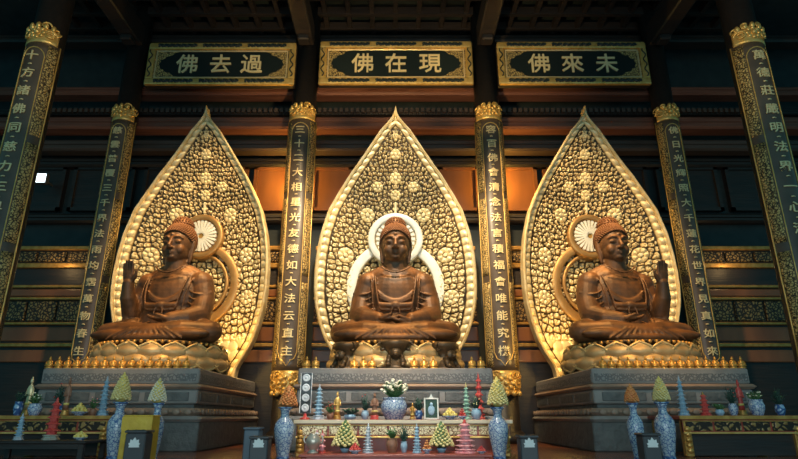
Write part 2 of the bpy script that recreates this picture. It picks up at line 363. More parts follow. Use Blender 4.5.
def couplet(X, Y, text, label, z0, z1, cs, RC_):
    global RC; RC = RC_
    t = thing('couplet_board', label, 'couplet board', (X, Y, 0), 'curved couplet boards on the columns')
    R = RC+.02; AB = radians(80)
    m = MB(); wrap_patch(m, -AB, AB, z0, z1, R, .07, 40); m.build('board', 'board', t)
    for s in (-1, 1):
        m = MB(); a, b = sorted((s*radians(40), s*radians(74)))
        # broken into cartouches of key pattern
        L = (z1-z0); k = 3
        for i in range(k): wrap_patch(m, a, b, z0+L*(i+.04)/k, z0+L*(i+.96)/k, R+.06, .03, 10)
        m.build('key_band', 'band', t)
    # gold outline with arched head and stepped foot
    fw = .62*RC; A = []
    top, bot = z1-.35, z0+.25
    for s in (-1, 1):
        pass
    path = [(-fw, 0, bot+.7)]+[(-fw, 0, bot+.7+(top-.5-bot-.7)*i/30) for i in range(1, 31)]
    path += [(-fw*cos(q), 0, top-.5+.5*sin(q)) for q in np.linspace(.2, pi-.2, 9)]
    path += [(fw, 0, bot+.7+(top-.5-bot-.7)*i/30) for i in range(30, -1, -1)]
    path += [(fw*.72, 0, bot+.35), (fw*.4, 0, bot+.28), (0, 0, bot), (-fw*.4, 0, bot+.28), (-fw*.72, 0, bot+.35)]
    m = MB(); m.tube(wrap(path, R+.09), .028, 5, True); m.build('gold_outline', 'gold', t)
    m = MB()
    for s in (-1, 1):
        a = s*radians(78)
        m.tube([((R+.07)*sin(a), -(R+.07)*cos(a), z) for z in np.linspace(z0, z1, 8)], .04, 6)
    m.build('gold_edge', 'gold', t)
    md = MB(); n = len(text); zs = [top-.45-(top-.45-bot-.75)*i/(n-1) for i in range(n)]
    for i, ch in enumerate(text):
        v, f = glyph(ch, cs*.86, .05, .008)
        mc = MB(); mc.add(wrap([(p[0], p[2]+.04, p[1]+zs[i]) for p in v], R+.07), f, False); mc.build('character', 'char', t)
        if i < n-1:
            zz = (zs[i]+zs[i+1])/2
            md.tube(wrap([(-.07, 0, zz), (0, .01, zz+.015), (.07, 0, zz)], R+.09), .03, 5)
    md.build('divider_dots', 'char', t)
    m = MB(); zc = z1+.35                     # carved crown
    wrap_patch(m, -radians(66), radians(66), z1-.06, z1+.7, R+.0, .09, 6)
    rosette(m, 0, zc+.10, .36, R=RC+.04)
    for s in (-1, 1):
        spiral(m, s*.5, zc+.02, .26, 1.4, s, .06, R=RC+.05, a0=0 if s > 0 else pi); spiral(m, s*.68, zc+.30, .2, 1.2, -s, .05, R=RC+.05)
        spiral(m, s*.28, zc+.5, .2, 1.2, s, .05, R=RC+.05)
    for q in (-.55, -.28, 0, .28, .55): m.ell(wrap([(q, .08, z1+.84-.18*abs(q))], R+.02)[0], (.12, .12, .17), 8, 6)
    m.build('carved_crown', 'gold', t)
    m = MB(); zc = z0-.6                      # carved lotus foot
    wrap_patch(m, -radians(76), radians(76), z0-1.15, z0+.02, R+.0, .10, 6)
    rosette(m, 0, zc, .44, 8, R=RC+.05)
    for s in (-1, 1):
        spiral(m, s*.62, zc-.05, .32, 1.4, s, .07, R=RC+.05); spiral(m, s*.42, zc+.42, .2, 1.2, -s, .055, R=RC+.05); spiral(m, s*.82, zc+.35, .2, 1.2, s, .055, R=RC+.05)
        spiral(m, s*.42, zc-.42, .2, 1.2, s, .055, R=RC+.05)
    for q in (-.62, -.31, 0, .31, .62): m.ell(wrap([(q, .12, z0-1.1)], R+.02)[0], (.14, .14, .15), 8, 6)
    m.build('carved_foot', 'gold', t)
    return t
zb = zat(371, YR-RC)
couplet(-XI, YR, '三十二大相星光友德如大法云直主', 'dark couplet board of gold characters on the pillar left of the central Buddha', zb, ztb, .62, .74)
couplet(XI, YR, '容百佛會清念法言積福會唯能究機', 'dark couplet board of gold characters on the pillar right of the central Buddha', zb, ztb, .62, .74)
couplet(-XM+.12, YR, '慈雲普覆三千界法雨均霑萬物春生', 'dark couplet board behind the raised hand of the left Buddha', zb, ztb, .56, .62)
couplet(XM-.12, YR, '佛日光輝照大千蓮花世界見真如來', 'dark couplet board behind the raised hand of the right Buddha', zb, ztb, .56, .62)
zf1 = ztb; 
couplet(-XM-.3, YF, '十方諸佛同慈力三界眾生共願心明', 'dim couplet board on the nearest column at the left end of the hall', zb-.5, ztb-.15, .60, .72)
couplet(XM+.3, YF, '萬德莊嚴明法界一心清淨見如來光', 'dim couplet board on the nearest column at the right end of the hall', zb-.5, ztb-.15, .60, .72)

# ------------------------------------------------------------------ name plaques
def plaque(xc, wpx, y0, y1, chars, label, xs):
    Y = 29.0; z0, z1 = zat(y1, Y), zat(y0, Y); H = z1-z0; W = wpx*mpp((y0+y1)/2, Y)
    X = (xc-CX)*mpp((y0+y1)/2, Y)
    t = thing('name_plaque', label, 'plaque', (X, Y, z0), 'gilt framed plaques under the ceiling')
    w = W/2; fr = .42
    m = MB(); m.box(-w, w, .05, .35, 0, H); m.build('backboard', 'wood_dark', t)
    m = MB()
    for q in ((-w, w, 0, fr), (-w, w, H-fr, H)): m.box(q[0], q[1], -.18, .06, q[2], q[3], .07)
    for q in ((-w, -w+fr), (w-fr, w)): m.box(q[0], q[1], -.178, .06, fr*.98, H-fr*.98, .07)
    m.build('outer_frame', 'gold', t)
    m = MB()                                   # dark scroll inlay on the frame
    for zc in (fr/2, H-fr/2):
        for c in (-.62, 0, .62):
            L = w*.26; n = 46
            m.tube([(c*w*.98+L*(2*i/n-1), -.19, zc+.085*sin(i*.9)) for i in range(n+1)], .06, 5)
            m.tube([(c*w*.98+L*(2*i/n-1), -.19, zc-.085*sin(i*.9+.8)) for i in range(n+1)], .045, 5)
    for xx in (-w+fr/2, w-fr/2):
        m.tube([(xx+.09*sin(i*.9), -.19, fr+.1+(H-2*fr-.2)*i/20) for i in range(21)], .04, 5)
    m.build('scroll_inlay', 'cartouche', t)
    m = MB(); m.box(-w+fr, w-fr, -.02, .06, fr, H-fr); m.build('gilt_field', 'band', t)
    m = MB(); p = []
    i0 = fr+.06
    for a, b, c, d in ((-w+i0, w-i0, i0, i0+.08), (-w+i0, w-i0, H-i0-.08, H-i0)): m.box(a, b, -.08, 0, c, d, .02)
    for a, b in ((-w+i0, -w+i0+.08), (w-i0-.08, w-i0)): m.box(a, b, -.0795, 0, i0+.08, H-i0-.08, .02)
    m.build('inner_beading', 'gold_pale', t)
    hx, hz = w-fr-.28, (H-2*fr)/2-.17; prof = []
    for s1, s2, rev in ((1, 1, 0), (-1, 1, 1), (-1, -1, 0), (1, -1, 1)):
        q = [(hx, .0), (hx-.10, .18*hz), (hx-.08, .33*hz), (hx-.3, .42*hz), (hx-.42, .62*hz), (hx-.72, .7*hz), (hx-.92, .93*hz), (hx-1.25, hz)]
        if rev: q = q[::-1]
        prof += [(s1*a, s2*b) for a, b in q]
    pp = [];
    for q in prof:
        if not pp or hypot(q[0]-pp[-1][0], q[1]-pp[-1][1]) > 1e-4: pp.append(q)
    if hypot(pp[0][0]-pp[-1][0], pp[0][1]-pp[-1][1]) < 1e-4: pp.pop()
    m = MB(); m.prism(pp, -.06, .0, H/2); m.build('dark_cartouche', 'cartouche', t)
    for ch, x in zip(chars, xs):
        v, f = glyph(ch, H*.47, .07, .008); px = (x-xc)*mpp((y0+y1)/2, Y)
        m = MB(); m.add([(px+q[0], -.10-q[2], H/2+q[1]) for q in v], f, False); m.build('character', 'char', t)
    return t
plaque(221.5, 148, 44.5, 85.5, '佛去過', 'gilt framed plaque over the left Buddha reading 佛去過', (188, 221, 252))
plaque(396, 153, 43, 85, '佛在現', 'gilt framed plaque over the central Buddha reading 佛在現', (363, 396, 430))
plaque(572.5, 150, 43.5, 85, '佛來未', 'gilt framed plaque over the right Buddha reading 佛來未', (539, 572, 606))

# ------------------------------------------------------------------ leaf shaped backdrops (mandorlas)
PT = zat(368, 22.4)                            # platform top
YM = 30.1; YE = 28.75; YT = 28.1
tab = [(113, 0), (118, 3), (124, 8.5), (130, 14.5), (142, 23), (155, 32), (175, 46), (195, 57.5), (211, 66), (235, 73.5), (255, 77.5), (272, 79.3), (290, 80), (305, 79.2), (322, 76), (339, 70.5), (352, 63), (362, 56), (368, 53), (385, 52)]
ye = lambda y: YE+(YT-YE)*min(1, max(0, (230-y)/117))
zt = np.array([zat(y, ye(y))-PT for y, h in tab])[::-1]; ht = np.array([h*mpp(y, ye(y)) for y, h in tab])[::-1]
zt[0] = 0.0
def hw(z): return np.interp(z, zt, ht)
ZT = zt[-1]
def concave(x, z):
    f = np.clip((z-5.5)/(ZT-5.5), 0, 1)
    return -1.35*(np.abs(x)/4.1)**2*(1-.0*f)-1.95*f**1.6
def leaf_mesh():
    nz, nu = 520, 280
    u = np.linspace(-1, 1, nu+1); z = np.linspace(0.0, ZT-.05, nz+1)
    Z, U = np.meshgrid(z, u, indexing='ij'); HW = hw(Z); X = U*HW; AX = np.abs(X)
    # seeds of the scrollwork, denser towards the tip, mirrored about the axis
    seeds = []
    zz = .1
    while zz < ZT:
        d = .62 if zz < 2.0 else .38 if zz < ZT*.45 else (.32 if zz < ZT*.65 else .27)
        h = float(hw(zz)); xx = d*.25 if int(zz*10) % 2 else 0
        while xx < h: seeds.append((abs(xx+rng.uniform(-.3, .3)*d), zz+rng.uniform(-.3, .3)*d, rng.uniform(0, 6.28), rng.choice((-1, 1)))); xx += d
        zz += d*.86
    S = np.array(seeds); D1 = np.full(X.shape, 9.); D2 = np.full(X.shape, 9.); I = np.zeros(X.shape, int)
    for i, sd in enumerate(S):
        d = np.hypot(AX-sd[0], Z-sd[1]); n1 = d < D1
        D2 = np.where(n1, D1, np.minimum(D2, d)); I = np.where(n1, i, I); D1 = np.where(n1, d, D1)
    ang = np.arctan2(Z-S[I, 1], AX-S[I, 0])
    e = np.clip((D2-D1-.015)/.10, 0, 1); up = np.clip((Z-ZT*.42)/(ZT*.15), 0, 1); knob = np.clip((2.3-Z)/.5, 0, 1)
    sw = .5+.5*np.cos(S[I, 3]*2*ang+S[I, 2]+26*D1)
    Hh = e*((1-up)*(.38+.62*sw)+up*(.12+.88*sw))
    Hh = Hh*(1-knob)+knob*np.clip(np.sqrt(np.clip(1-(D1/.36)**2, 0, 1)), 0, 1)
    # rosettes and the central ornament
    def ros(cx, cz, r, n):
        nonlocal Hh
        d = np.hypot(AX-cx, Z-cz); a = np.arctan2(Z-cz, AX-cx); k = d/r
        h = np.where(k < .28, 1., np.where(k < .36, .05, np.where(k < 1, .35+.65*np.abs(np.cos(n*a/2))*np.sin(np.clip((k-.36)/.64, 0, 1)*pi)**.5, Hh)))
        h = np.where((k >= 1) & (k < 1.1), .02, h); Hh = h
    ros(0, ZT*.755, .34, 8); ros(0, ZT*.69, .3, 8); ros(0, ZT*.845, .3, 6); ros(0, ZT*.915, .18, 6); ros(1.55, ZT*.61, .4, 8); ros(2.7, ZT*.45, .42, 7); ros(1.0, ZT*.72, .3, 6); ros(2.95, ZT*.29, .4, 7)
    stem = AX; Hh = np.where((Z > ZT*.62) & (stem < .05) & (Z < ZT*.66), .9, Hh)
    bd = (HW-AX)                                # border bands
    bead = .35+.65*np.abs(np.cos(Z*pi/.42))
    Hh = np.where(bd < .52, .02, Hh); Hh = np.where(bd < .44, bead*np.sin(np.clip((bd-.10)/.34, 0, 1)*pi)**.4, Hh); Hh = np.where(bd < .10, .9, Hh)
    Hh = np.clip(Hh, 0, 1)
    Yv = concave(X, Z)-.20*Hh
    v = np.stack([X, Yv, Z], -1).reshape(-1, 3); W = nu+1; nv = len(v)
    back = np.stack([X, concave(X, Z)+.35, Z], -1).reshape(-1, 3)
    fs = [(j*W+i, j*W+i+1, j*W+W+i+1, j*W+W+i) for j in range(nz) for i in range(nu)]
    me = bpy.data.meshes.new('carved_leaf')
    # coarse back
    bs = list(range(0, nu+1, 8)); bz = list(range(0, nz+1, 6)); bi = {}; extra = []
    for j in bz:
        for i in bs: bi[(j, i)] = nv+len(extra); extra.append(back[j*W+i])
    for a in range(len(bz)-1):
        for b in range(len(bs)-1): fs.append((bi[(bz[a], bs[b])], bi[(bz[a+1], bs[b])], bi[(bz[a+1], bs[b+1])], bi[(bz[a], bs[b+1])]))
    me.from_pydata([tuple(map(float, p)) for p in v]+[tuple(map(float, p)) for p in extra], [], fs)
    at = me.attributes.new('relief', 'FLOAT', 'POINT'); at.data.foreach_set('value', np.concatenate([Hh.reshape(-1), np.zeros(len(extra))]).astype(np.float32))
    me.polygons.foreach_set('use_smooth', [True]*len(fs)); me.materials.append(M['relief']); me.update(); return me
LEAF = leaf_mesh()
def rim_mesh():
    m = MB(); zs = np.concatenate([np.linspace(0, ZT*.9, 70), np.linspace(ZT*.905, ZT-.02, 16)]); pts = []
    for z in zs: pts.append((-float(hw(z)), z))
    pts.append((0, ZT+.35))
    for z in zs[::-1]: pts.append((float(hw(z)), z))
    n = len(pts); v = []; fs = []
    for i, (x, z) in enumerate(pts):
        a = np.array(pts[max(i-1, 0)]); b = np.array(pts[min(i+1, n-1)]); t = (b-a)/np.linalg.norm(b-a); nx, nz = -t[1], t[0]
        if i == n//2: nx, nz = 0, 1
        y = float(concave(x, z))
        for dn, dy in ((-.10, -.22), (-.02, -.30), (.05, -.22), (.06, .4), (-.10, .42)): v.append((x+nx*dn, y+dy, max(z+nz*dn, 0)))
    for i in range(n-1):
        for k in range(5): q = (k+1) % 5; fs.append((i*5+k, i*5+q, i*5+5+q, i*5+5+k))
    fs += [tuple(range(5)), tuple(range((n-1)*5, n*5))]
    m.add(v, fs, False); return m
def annulus(mb, c, r0, r1, y0, y1, n=64, a0=0, a1=2*pi):
    v = []; fs = []
    for i in range(n+1):
        a = a0+(a1-a0)*i/n
        for r, y in ((r0, y1), (r0, y0+.04), (r0+.05, y0), (r1-.05, y0), (r1, y0+.04), (r1, y1)): v.append((c[0]+r*cos(a), y, c[1]+r*sin(a)))
    for i in range(n):
        for k in range(6): q = (k+1) % 6; fs.append((i*6+k, i*6+q, i*6+6+q, i*6+6+k))
    mb.add(v, fs)
rim_me = None
def mandorla(X, Y, label, sx, halo, yh, rh, yb, rb, dx=0):
    global rim_me
    t = thing('mandorla_backdrop', label, 'mandorla', (X, Y, PT), 'gilded leaf shaped backdrops'); t.scale = (sx, 1, 1)
    o = bpy.data.objects.new('carved_leaf', LEAF); COL.objects.link(o); o.parent = t
    if rim_me is None: o = rim_mesh().build('leaf_rim', 'rim', t); rim_me = o.data
    else: o = bpy.data.objects.new('leaf_rim', rim_me); COL.objects.link(o); o.parent = t
    zh = zat(yh, Y-.6)-PT; zb_ = zat(yb, Y-.6)-PT
    hm = 'backlit_silver' if halo else 'bronze_ring'  # centre rings paler: their backlight is painted into the material
    m = MB(); annulus(m, (dx, zb_), rb*.80, rb, -.62, -.2)
    if not halo: annulus(m, (dx, zb_), rb*.66, rb*.74, -.56, -.2)
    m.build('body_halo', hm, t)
    m = MB(); annulus(m, (dx, zh), rh*.76, rh, -.85, -.2)
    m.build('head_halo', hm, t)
    m = MB(); m.lathe([(rh*.74, 0), (rh*.74, .1), (rh*.2, .16), (.01, .2)], 48)
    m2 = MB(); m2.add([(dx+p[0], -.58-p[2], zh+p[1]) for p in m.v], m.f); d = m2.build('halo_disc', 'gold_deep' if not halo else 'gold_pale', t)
    for k in range(24):
        a = 2*pi*k/24
        m = MB(); m.prism([(rh*.12, -.03), (rh*.70, -rh*.06), (rh*.72, 0), (rh*.70, rh*.06), (rh*.12, .03)], -.84, -.66)
        ca, sa = cos(a), sin(a)
        m.v = [(dx+x*ca-z*sa, y, zh+x*sa+z*ca) for x, y, z in m.v]
        m.build('halo_ray', 'backlit_silver', d)
    return t
mandorla(0, YM, 'pale gold leaf backdrop with backlit white halo behind the central Buddha', 1.0, True, 240, 1.50, 287, 2.62)
mandorla(-XS, YM, 'gold leaf backdrop with bronze rings behind the left Buddha', .955, False, 237, 1.25, 284, 2.35, .05)
mandorla(XS, YM, 'gold leaf backdrop with bronze rings behind the right Buddha', .955, False, 237, 1.25, 284, 2.35, -.05)

# ------------------------------------------------------------------ Buddha statues
def remesh(mb, name, vox, it=3, sm=.5):
    me = mb.mesh(name); o = bpy.data.objects.new(name, me); COL.objects.link(o)
    r = o.modifiers.new('r', 'REMESH'); r.mode = 'VOXEL'; r.voxel_size = vox; r.use_smooth_shade = True
    s = o.modifiers.new('s', 'SMOOTH'); s.iterations = it; s.factor = sm
    out = bpy.data.meshes.new_from_object(o.evaluated_get(bpy.context.evaluated_depsgraph_get()))
    bpy.data.objects.remove(o); bpy.data.meshes.remove(me); out.name = name
    out.polygons.foreach_set('use_smooth', [True]*len(out.polygons)); return out
def bez(a, b, c, n=10):
    a, b, c = map(np.array, (a, b, c)); return [tuple((1-t)**2*a+2*t*(1-t)*b+t*t*c) for t in np.linspace(0, 1, n)]
def hand(m, wrist, d, up, side, L=1.0, curl=.35, thumb_dir=None):
    """wrist point, d finger direction, up palm normal (where the fingers curl to), side = direction of the thumb."""
    W = np.array(wrist, float); d = np.array(d, float); d /= np.linalg.norm(d); up = np.array(up, float); up -= d*up.dot(d); up /= np.linalg.norm(up)
    s = np.cross(d, up); s = s*np.sign(s.dot(np.array(side, float)))
    rot = np.stack([d, s, up], 1)
    m.ell(W+d*.24*L, (.31*L, .25*L, .12*L), 14, 10, rot)
    m.ell(W+d*.42*L, (.16*L, .26*L, .10*L), 12, 8, rot)
    for k, (o, ln) in enumerate(((.19, .50), (.065, .56), (-.065, .52), (-.185, .40))):
        b = W+d*.46*L+s*o*L; p = [b-d*.14*L, b]; cur = 0
        for q in range(3):
            cur += curl*(.5+.3*q); p.append(p[-1]+(d*cos(cur)+up*sin(cur))*ln*L*(.42, .32, .26)[q])
        m.capsule(p, [.075*L, .075*L, .068*L, .06*L, .05*L], 8)
    b = W+d*.12*L+s*.2*L; td = np.array(thumb_dir, float) if thumb_dir is not None else d*.75+s*.6+up*.25
    td /= np.linalg.norm(td); p1 = b+td*.24*L; p2 = p1+(td*.8+d*.4)*.2*L
    m.capsule([b, p1, p2], [.10*L, .078*L, .055*L], 8)
def headmap(p): return (p[0]*.95, p[1]*1.0, 5.05+(p[2]-5.05)*1.08+.10)
def statue_body(raised):
    """raised: 0 both hands in the lap; -1 / +1 the hand on that side (x) is lifted."""
    m = MB()
    m.ell((0, .05, 1.05), (1.42, 1.05, 1.25), 28, 18); m.ell((0, 0, 2.3), (1.46, .92, 1.30), 28, 18)
    m.ell((0, .05, 3.08), (1.28, .72, .66), 24, 14)
    for s in (-1, 1): m.ell((s*1.28, .06, 2.86), (.58, .60, .60), 18, 12)
    m.capsule([(0, .05, 3.0), (0, -.06, 3.95)], [.60, .54], 20)
    for s in (-1, 1): m.capsule([(s*.25, .05, 3.55), (s*1.0, .1, 3.18)], [.42, .42], 14)
    # three neck folds
    for zz, r in ((3.42, .54), (3.6, .52), (3.76, .49)): m.tube([(r*cos(q), -.03+r*sin(q)*1.0, zz-.05*cos(q*1)) for q in np.linspace(0, 2*pi, 25)[:-1]], .04, 6, True)
    h0 = len(m.v)   # head
    m.ell((0, -.08, 4.78), (.72, .80, .86), 26, 18); m.ell((0, -.26, 4.35), (.64, .60, .56), 22, 14); m.ell((0, -.42, 4.05), (.38, .36, .26), 18, 10)
    for s in (-1, 1):
        m.ell((s*.32, -.58, 4.38), (.27, .24, .26), 14, 10)                       # cheek
        m.ell((s*.28, -.765, 4.70), (.20, .10, .085), 14, 8)                       # closed eyelid
        m.tube([(s*(.28+.20*cos(q)), -.84+.09*abs(cos(q)), 4.675-.035*sin(q)) for q in np.linspace(0, pi, 9)], .02, 6)
        m.tube([(s*.08, -.86, 4.80), (s*.2, -.87, 4.90), (s*.36, -.81, 4.92), (s*.54, -.66, 4.84)], [.05, .06, .055, .03], 8)  # brow
        m.tube([(s*.66, -.08, 4.95), (s*.73, -.03, 4.85), (s*.735, -.02, 4.6), (s*.70, -.07, 4.3), (s*.68, -.1, 4.05), (s*.66, -.12, 3.86)], [.06, .12, .12, .10, .10, .06], 8)  # long ear
        m.ell((s*.72, .04, 4.62), (.07, .2, .32), 10, 8); m.ell((s*.11, -.90, 4.40), (.075, .09, .06), 10, 8)
    m.tube([(0, -.82, 4.92), (0, -.90, 4.72), (0, -.99, 4.52), (0, -1.03, 4.44)], [.06, .07, .095, .10], 10); m.ell((0, -.97, 4.41), (.11, .1, .075), 10, 8)
    m.tube([(-.2, -.78, 4.235), (-.09, -.86, 4.26), (0, -.875, 4.25), (.09, -.86, 4.26), (.2, -.78, 4.235)], [.025, .045, .04, .045, .025], 8)
    m.tube([(-.17, -.79, 4.20), (0, -.86, 4.165), (.17, -.79, 4.20)], [.025, .06, .025], 8); m.ell((0, -.72, 4.02), (.2, .13, .11), 12, 8)
    m.ell((0, -.865, 5.02), (.06, .05, .06), 10, 8)
    m.v[h0:] = [headmap(p) for p in m.v[h0:]]
    # arms with wide sleeves
    for s in (-1, 1):
        if raised == s:
            m.capsule([(s*1.32, .05, 2.80), (s*1.60, -.05, 2.05), (s*1.76, -.30, 1.5)], [.54, .50, .46], 18)
            m.capsule([(s*1.76, -.35, 1.48), (s*1.78, -.8, 2.15), (s*1.74, -1.0, 2.75)], [.44, .34, .25], 16)
            hand(m, (s*1.74, -1.02, 2.75), (s*.03, -.12, 1), (0, -1, 0), (-s, 0, 0), 1.05, .12, (-s*.55, -.25, .8))
            # hanging sleeve
            for i in range(7):
                q = i/6; a = (s*(1.56+.24*q), -.22-.38*q, 1.5+.38*q)
                m.capsule([a, (a[0]+s*.04, a[1]+.12, 1.0), (a[0]+s*.02, a[1]+.15, .55)], [.25, .22, .2], 10)
        else:
            m.capsule([(s*1.32, .05, 2.80), (s*1.54, -.10, 2.0), (s*1.62, -.42, 1.32)], [.55, .53, .50], 18)
            m.capsule([(s*1.60, -.45, 1.3), (s*1.25, -1.0, 1.08), (s*.72, -1.34, 1.02)], [.50, .42, .30], 16)
            for i in range(7):                                                    # sleeve hanging over the thigh
                q = i/6; a = (s*(1.72-.75*q), -.45-.72*q, 1.25-.12*q)
                m.capsule([a, (a[0]+s*.08, a[1]-.08, .8), (a[0]+s*.14, a[1]-.1, .55)], [.27, .2, .15], 10)
            for i in range(5):                                                    # sleeve folds
                z = 2.3-.28*i; m.tube(bez((s*1.0, -.55, z+.18), (s*1.55, -.85, z-.25), (s*1.98, -.2, z+.1), 10), .045, 6)
    # hands resting in the lap
    if raised in (0, 1): hand(m, (-.72, -1.42, .98), (1, -.12, .0), (0, .15, 1), (0, -.2, 1), .98, .22, (.85, -.25, .42))
    if raised in (0, -1): hand(m, (.72, -1.40, .88 if raised == 0 else .98), (-1, -.16, .0), (0, .15, 1), (0, -.2, 1), .98, .22, (-.85, -.25, .42))
    # crossed legs under the robe
    for s in (-1, 1):
        m.capsule([(s*.6, .1, .55), (s*1.6, -.45, .58), (s*2.42, -.85, .46)], [.80, .64, .50], 20)
        m.capsule([(s*2.40, -.9, .44), (s*1.3, -1.38, .46), (s*.05, -1.62, .42)], [.48, .46, .36], 18)
        m.ell((s*1.5, -1.62, .30), (1.25, .42, .26), 18, 10)
        for i in range(6):                                                        # drapery lines on the shins
            x = .35+.36*i; m.tube(bez((s*x, -1.15-.05*i+.12*i*i*.1, .93-.03*i), (s*(x+.22), -1.98+.09*i, .62), (s*(x-.18), -1.92+.10*i, .18), 9), .045, 6)
        for i in range(4): m.tube(bez((s*.6, -1.1, .86-.03*i), (s*1.5, -1.75-.06*i, .86-.14*i), (s*2.65, -1.15, .62-.13*i), 12), .04, 6)
    m.ell((0, -1.55, .38), (1.0, .48, .38), 20, 10); m.ell((0, -.35, .16), (2.72, 1.62, .24), 32, 8)
    m.ell((0, -1.78, .15), (1.9, .35, .20), 24, 8)
    for i in range(11):                                                           # fan of folds in front
        x = -1.5+.3*i; m.tube(bez((x*.5, -1.9, .55), (x*.9, -2.08, .3), (x*1.15, -2.02, .05), 7), .05, 6)
    # robe: open neck, layered hems, sash
    def ring_on_chest(zc, drop, w, rad):
        pts = []
        for q in np.linspace(-1, 1, 25):
            x = w*q; z = zc-drop*(1-q*q); r = 1-(x/1.62)**2-((z-2.25)/1.5)**2*.35
            pts.append((x, -.90*sqrt(max(r, .02))-.03, z))
        m.tube(pts, rad, 7)
    ring_on_chest(3.60, .34, .70, .045); ring_on_chest(2.42, .45, .85, .035); ring_on_chest(2.25, .35, .8, .05); ring_on_chest(2.08, .25, .75, .055)
    m.tube(bez((-.72, -.98, 1.72), (0, -1.16, 1.62), (.72, -.98, 1.72), 12), .13, 8); m.tube(bez((-.7, -.97, 1.52), (0, -1.14, 1.42), (.7, -.97, 1.52), 12), .07, 8)
    m.ell((0, -1.08, 1.68), (.26, .14, .17), 14, 8)
    for s in (-1, 1):
        m.tube(bez((s*.12, -1.14, 1.6), (s*.2, -1.18, 1.4), (s*.2, -1.2, 1.2), 8), .045, 6)
        m.tube(bez((s*.95, -.55, 3.15), (s*.88, -1.12, 2.3), (s*.72, -1.02, 1.55), 14), .055, 7)     # hem of the outer robe
        m.tube(bez((s*1.12, -.5, 3.05), (s*1.08, -1.02, 2.3), (s*.98, -.98, 1.45), 14), .035, 7)
    m.v = [(p[0], p[1], max(p[2], 0.0)) for p in m.v]
    return remesh(m, 'body', .034, 3, .5)
def statue_hair():
    m = MB(); c = np.array((0, .0, 4.95)); r = np.array((.765, .86, .80))
    # cap down to the hairline, ushnisha above
    prof = []
    v = []; n = 40; mrows = 14; fs = []
    for j in range(mrows+1):
        t = j/mrows
        for i in range(n):
            a = 2*pi*i/n; front = max(0, -sin(a)); ph = (pi/2+.25-.62*front-.0)*t+.02
            v.append((c[0]+r[0]*sin(ph)*cos(a), c[1]+r[1]*sin(ph)*sin(a), c[2]+r[2]*cos(ph)))
    for j in range(mrows):
        for i in range(n): k = (i+1) % n; fs.append((j*n+i, j*n+k, j*n+n+k, j*n+n+i))
    m.add(v, fs)
    m.ell((0, .08, 5.66), (.52, .54, .40), 20, 12)
    for j in range(2, 21):                                                   # rows of curls
        t = j/20; rows = int(12+40*sin(t*1.6))
        for i in range(rows):
            a = 2*pi*(i+.5*(j % 2))/rows; front = max(0, -sin(a)); ph = (pi/2+.25-.62*front)*t+.02
            m.ell((c[0]+r[0]*1.01*sin(ph)*cos(a), c[1]+r[1]*1.01*sin(ph)*sin(a), c[2]+r[2]*1.01*cos(ph)), (.052, .052, .045), 7, 5)
    for j in range(6):
        ph = .2+.26*j
        for i in range(int(4+20*sin(ph))):
            a = 2*pi*(i+.5*(j % 2))/int(4+20*sin(ph)); m.ell((.52*sin(ph)*cos(a), .08+.54*sin(ph)*sin(a), 5.66+.40*cos(ph)), (.055, .055, .045), 7, 5)
    m.v = [headmap(p) for p in m.v]
    return m
HAIR = statue_hair().mesh('hair')
HAIR.materials.append(M['hair'])
def statue(X, Y, z, raised, label, sc=1.0, rz=0):
    t = thing('buddha_statue', label, 'statue', (X, Y, z), 'seated bronze Buddhas'); t.scale = (sc, sc, sc); t.rotation_euler = (0, 0, radians(rz))
    me = statue_body(raised); me.materials.clear(); me.materials.append(M['statue'])
    o = bpy.data.objects.new('body', me); COL.objects.link(o); o.parent = t
    o = bpy.data.objects.new('hair', HAIR); COL.objects.link(o); o.parent = t
    return t
YB = 26.6; ZS = zat(341, 24.8)                 # seat height
statue(0, YB, ZS, 0, 'seated bronze Buddha in the centre with both hands in the lap', 1.02)
statue(-XS+.05, YB, ZS, -1, 'seated bronze Buddha below the 佛去過 plaque with one hand raised', 1.02, -7)
statue(XS-.05, YB, ZS, 1, 'seated bronze Buddha below the 佛來未 plaque with one hand raised', 1.02, 7)

# ------------------------------------------------------------------ lotus pedestals
def petal_mesh(w, h, out, th=.07, down=False):
    """One lotus petal: a cupped pointed plate standing at y=0, bulging to -y."""
    m = MB(); nu, nv = 10, 12
    for lay, mi in ((0, 0),):
        v = []; fs = []
        for j in range(nv+1):
            t = j/nv; hwid = w/2*(sin(pi*(.16+.84*t)*.5+.0)*1.0 if t < .45 else 1.)*((1-((t-.45)/.55)**2.2) if t > .45 else 1.)
            if t <= .45: hwid = w/2*(.62+.38*sin(pi*t/.9))
            for i in range(nu+1):
                u = 2*i/nu-1; x = u*max(hwid, .01); z = t*h
                y = -out*(sin(pi*t*.62))-(1-u*u)*.20*w*sin(pi*min(t+.15, 1)); y -= .0
                v.append((x, y, z))
        W = nu+1; L = len(v); v += [(a, b+th, c) for a, b, c in v]
        for j in range(nv):
            for i in range(nu): q = j*W+i; fs.append((q, q+1, q+W+1, q+W)); fs.append((L+q, L+q+W, L+q+W+1, L+q+1))
        for j in range(nv):
            for i in (0, nu): q = j*W+i; fs.append((q, q+W, L+q+W, L+q))
        for i in range(nu): fs.append((i, i+1, L+i+1, L+i)); q = nv*W+i; fs.append((q, q+1, L+q+1, L+q))
        m.add(v, fs)
        edge = [v[j*W] for j in range(nv+1)]+[v[j*W+nu] for j in range(nv, -1, -1)]
        m.cur = 1; m.tube(edge, .055, 6); m.cur = 0
    if down: m.v = [(a, b, h-c) for a, b, c in m.v]
    me = m.mesh('petal'); me.materials.append(M['petal']); me.materials.append(M['petal_rim']); return me
PU = petal_mesh(1.28, .95, .6); PD = petal_mesh(1.36, .82, .6, down=True)
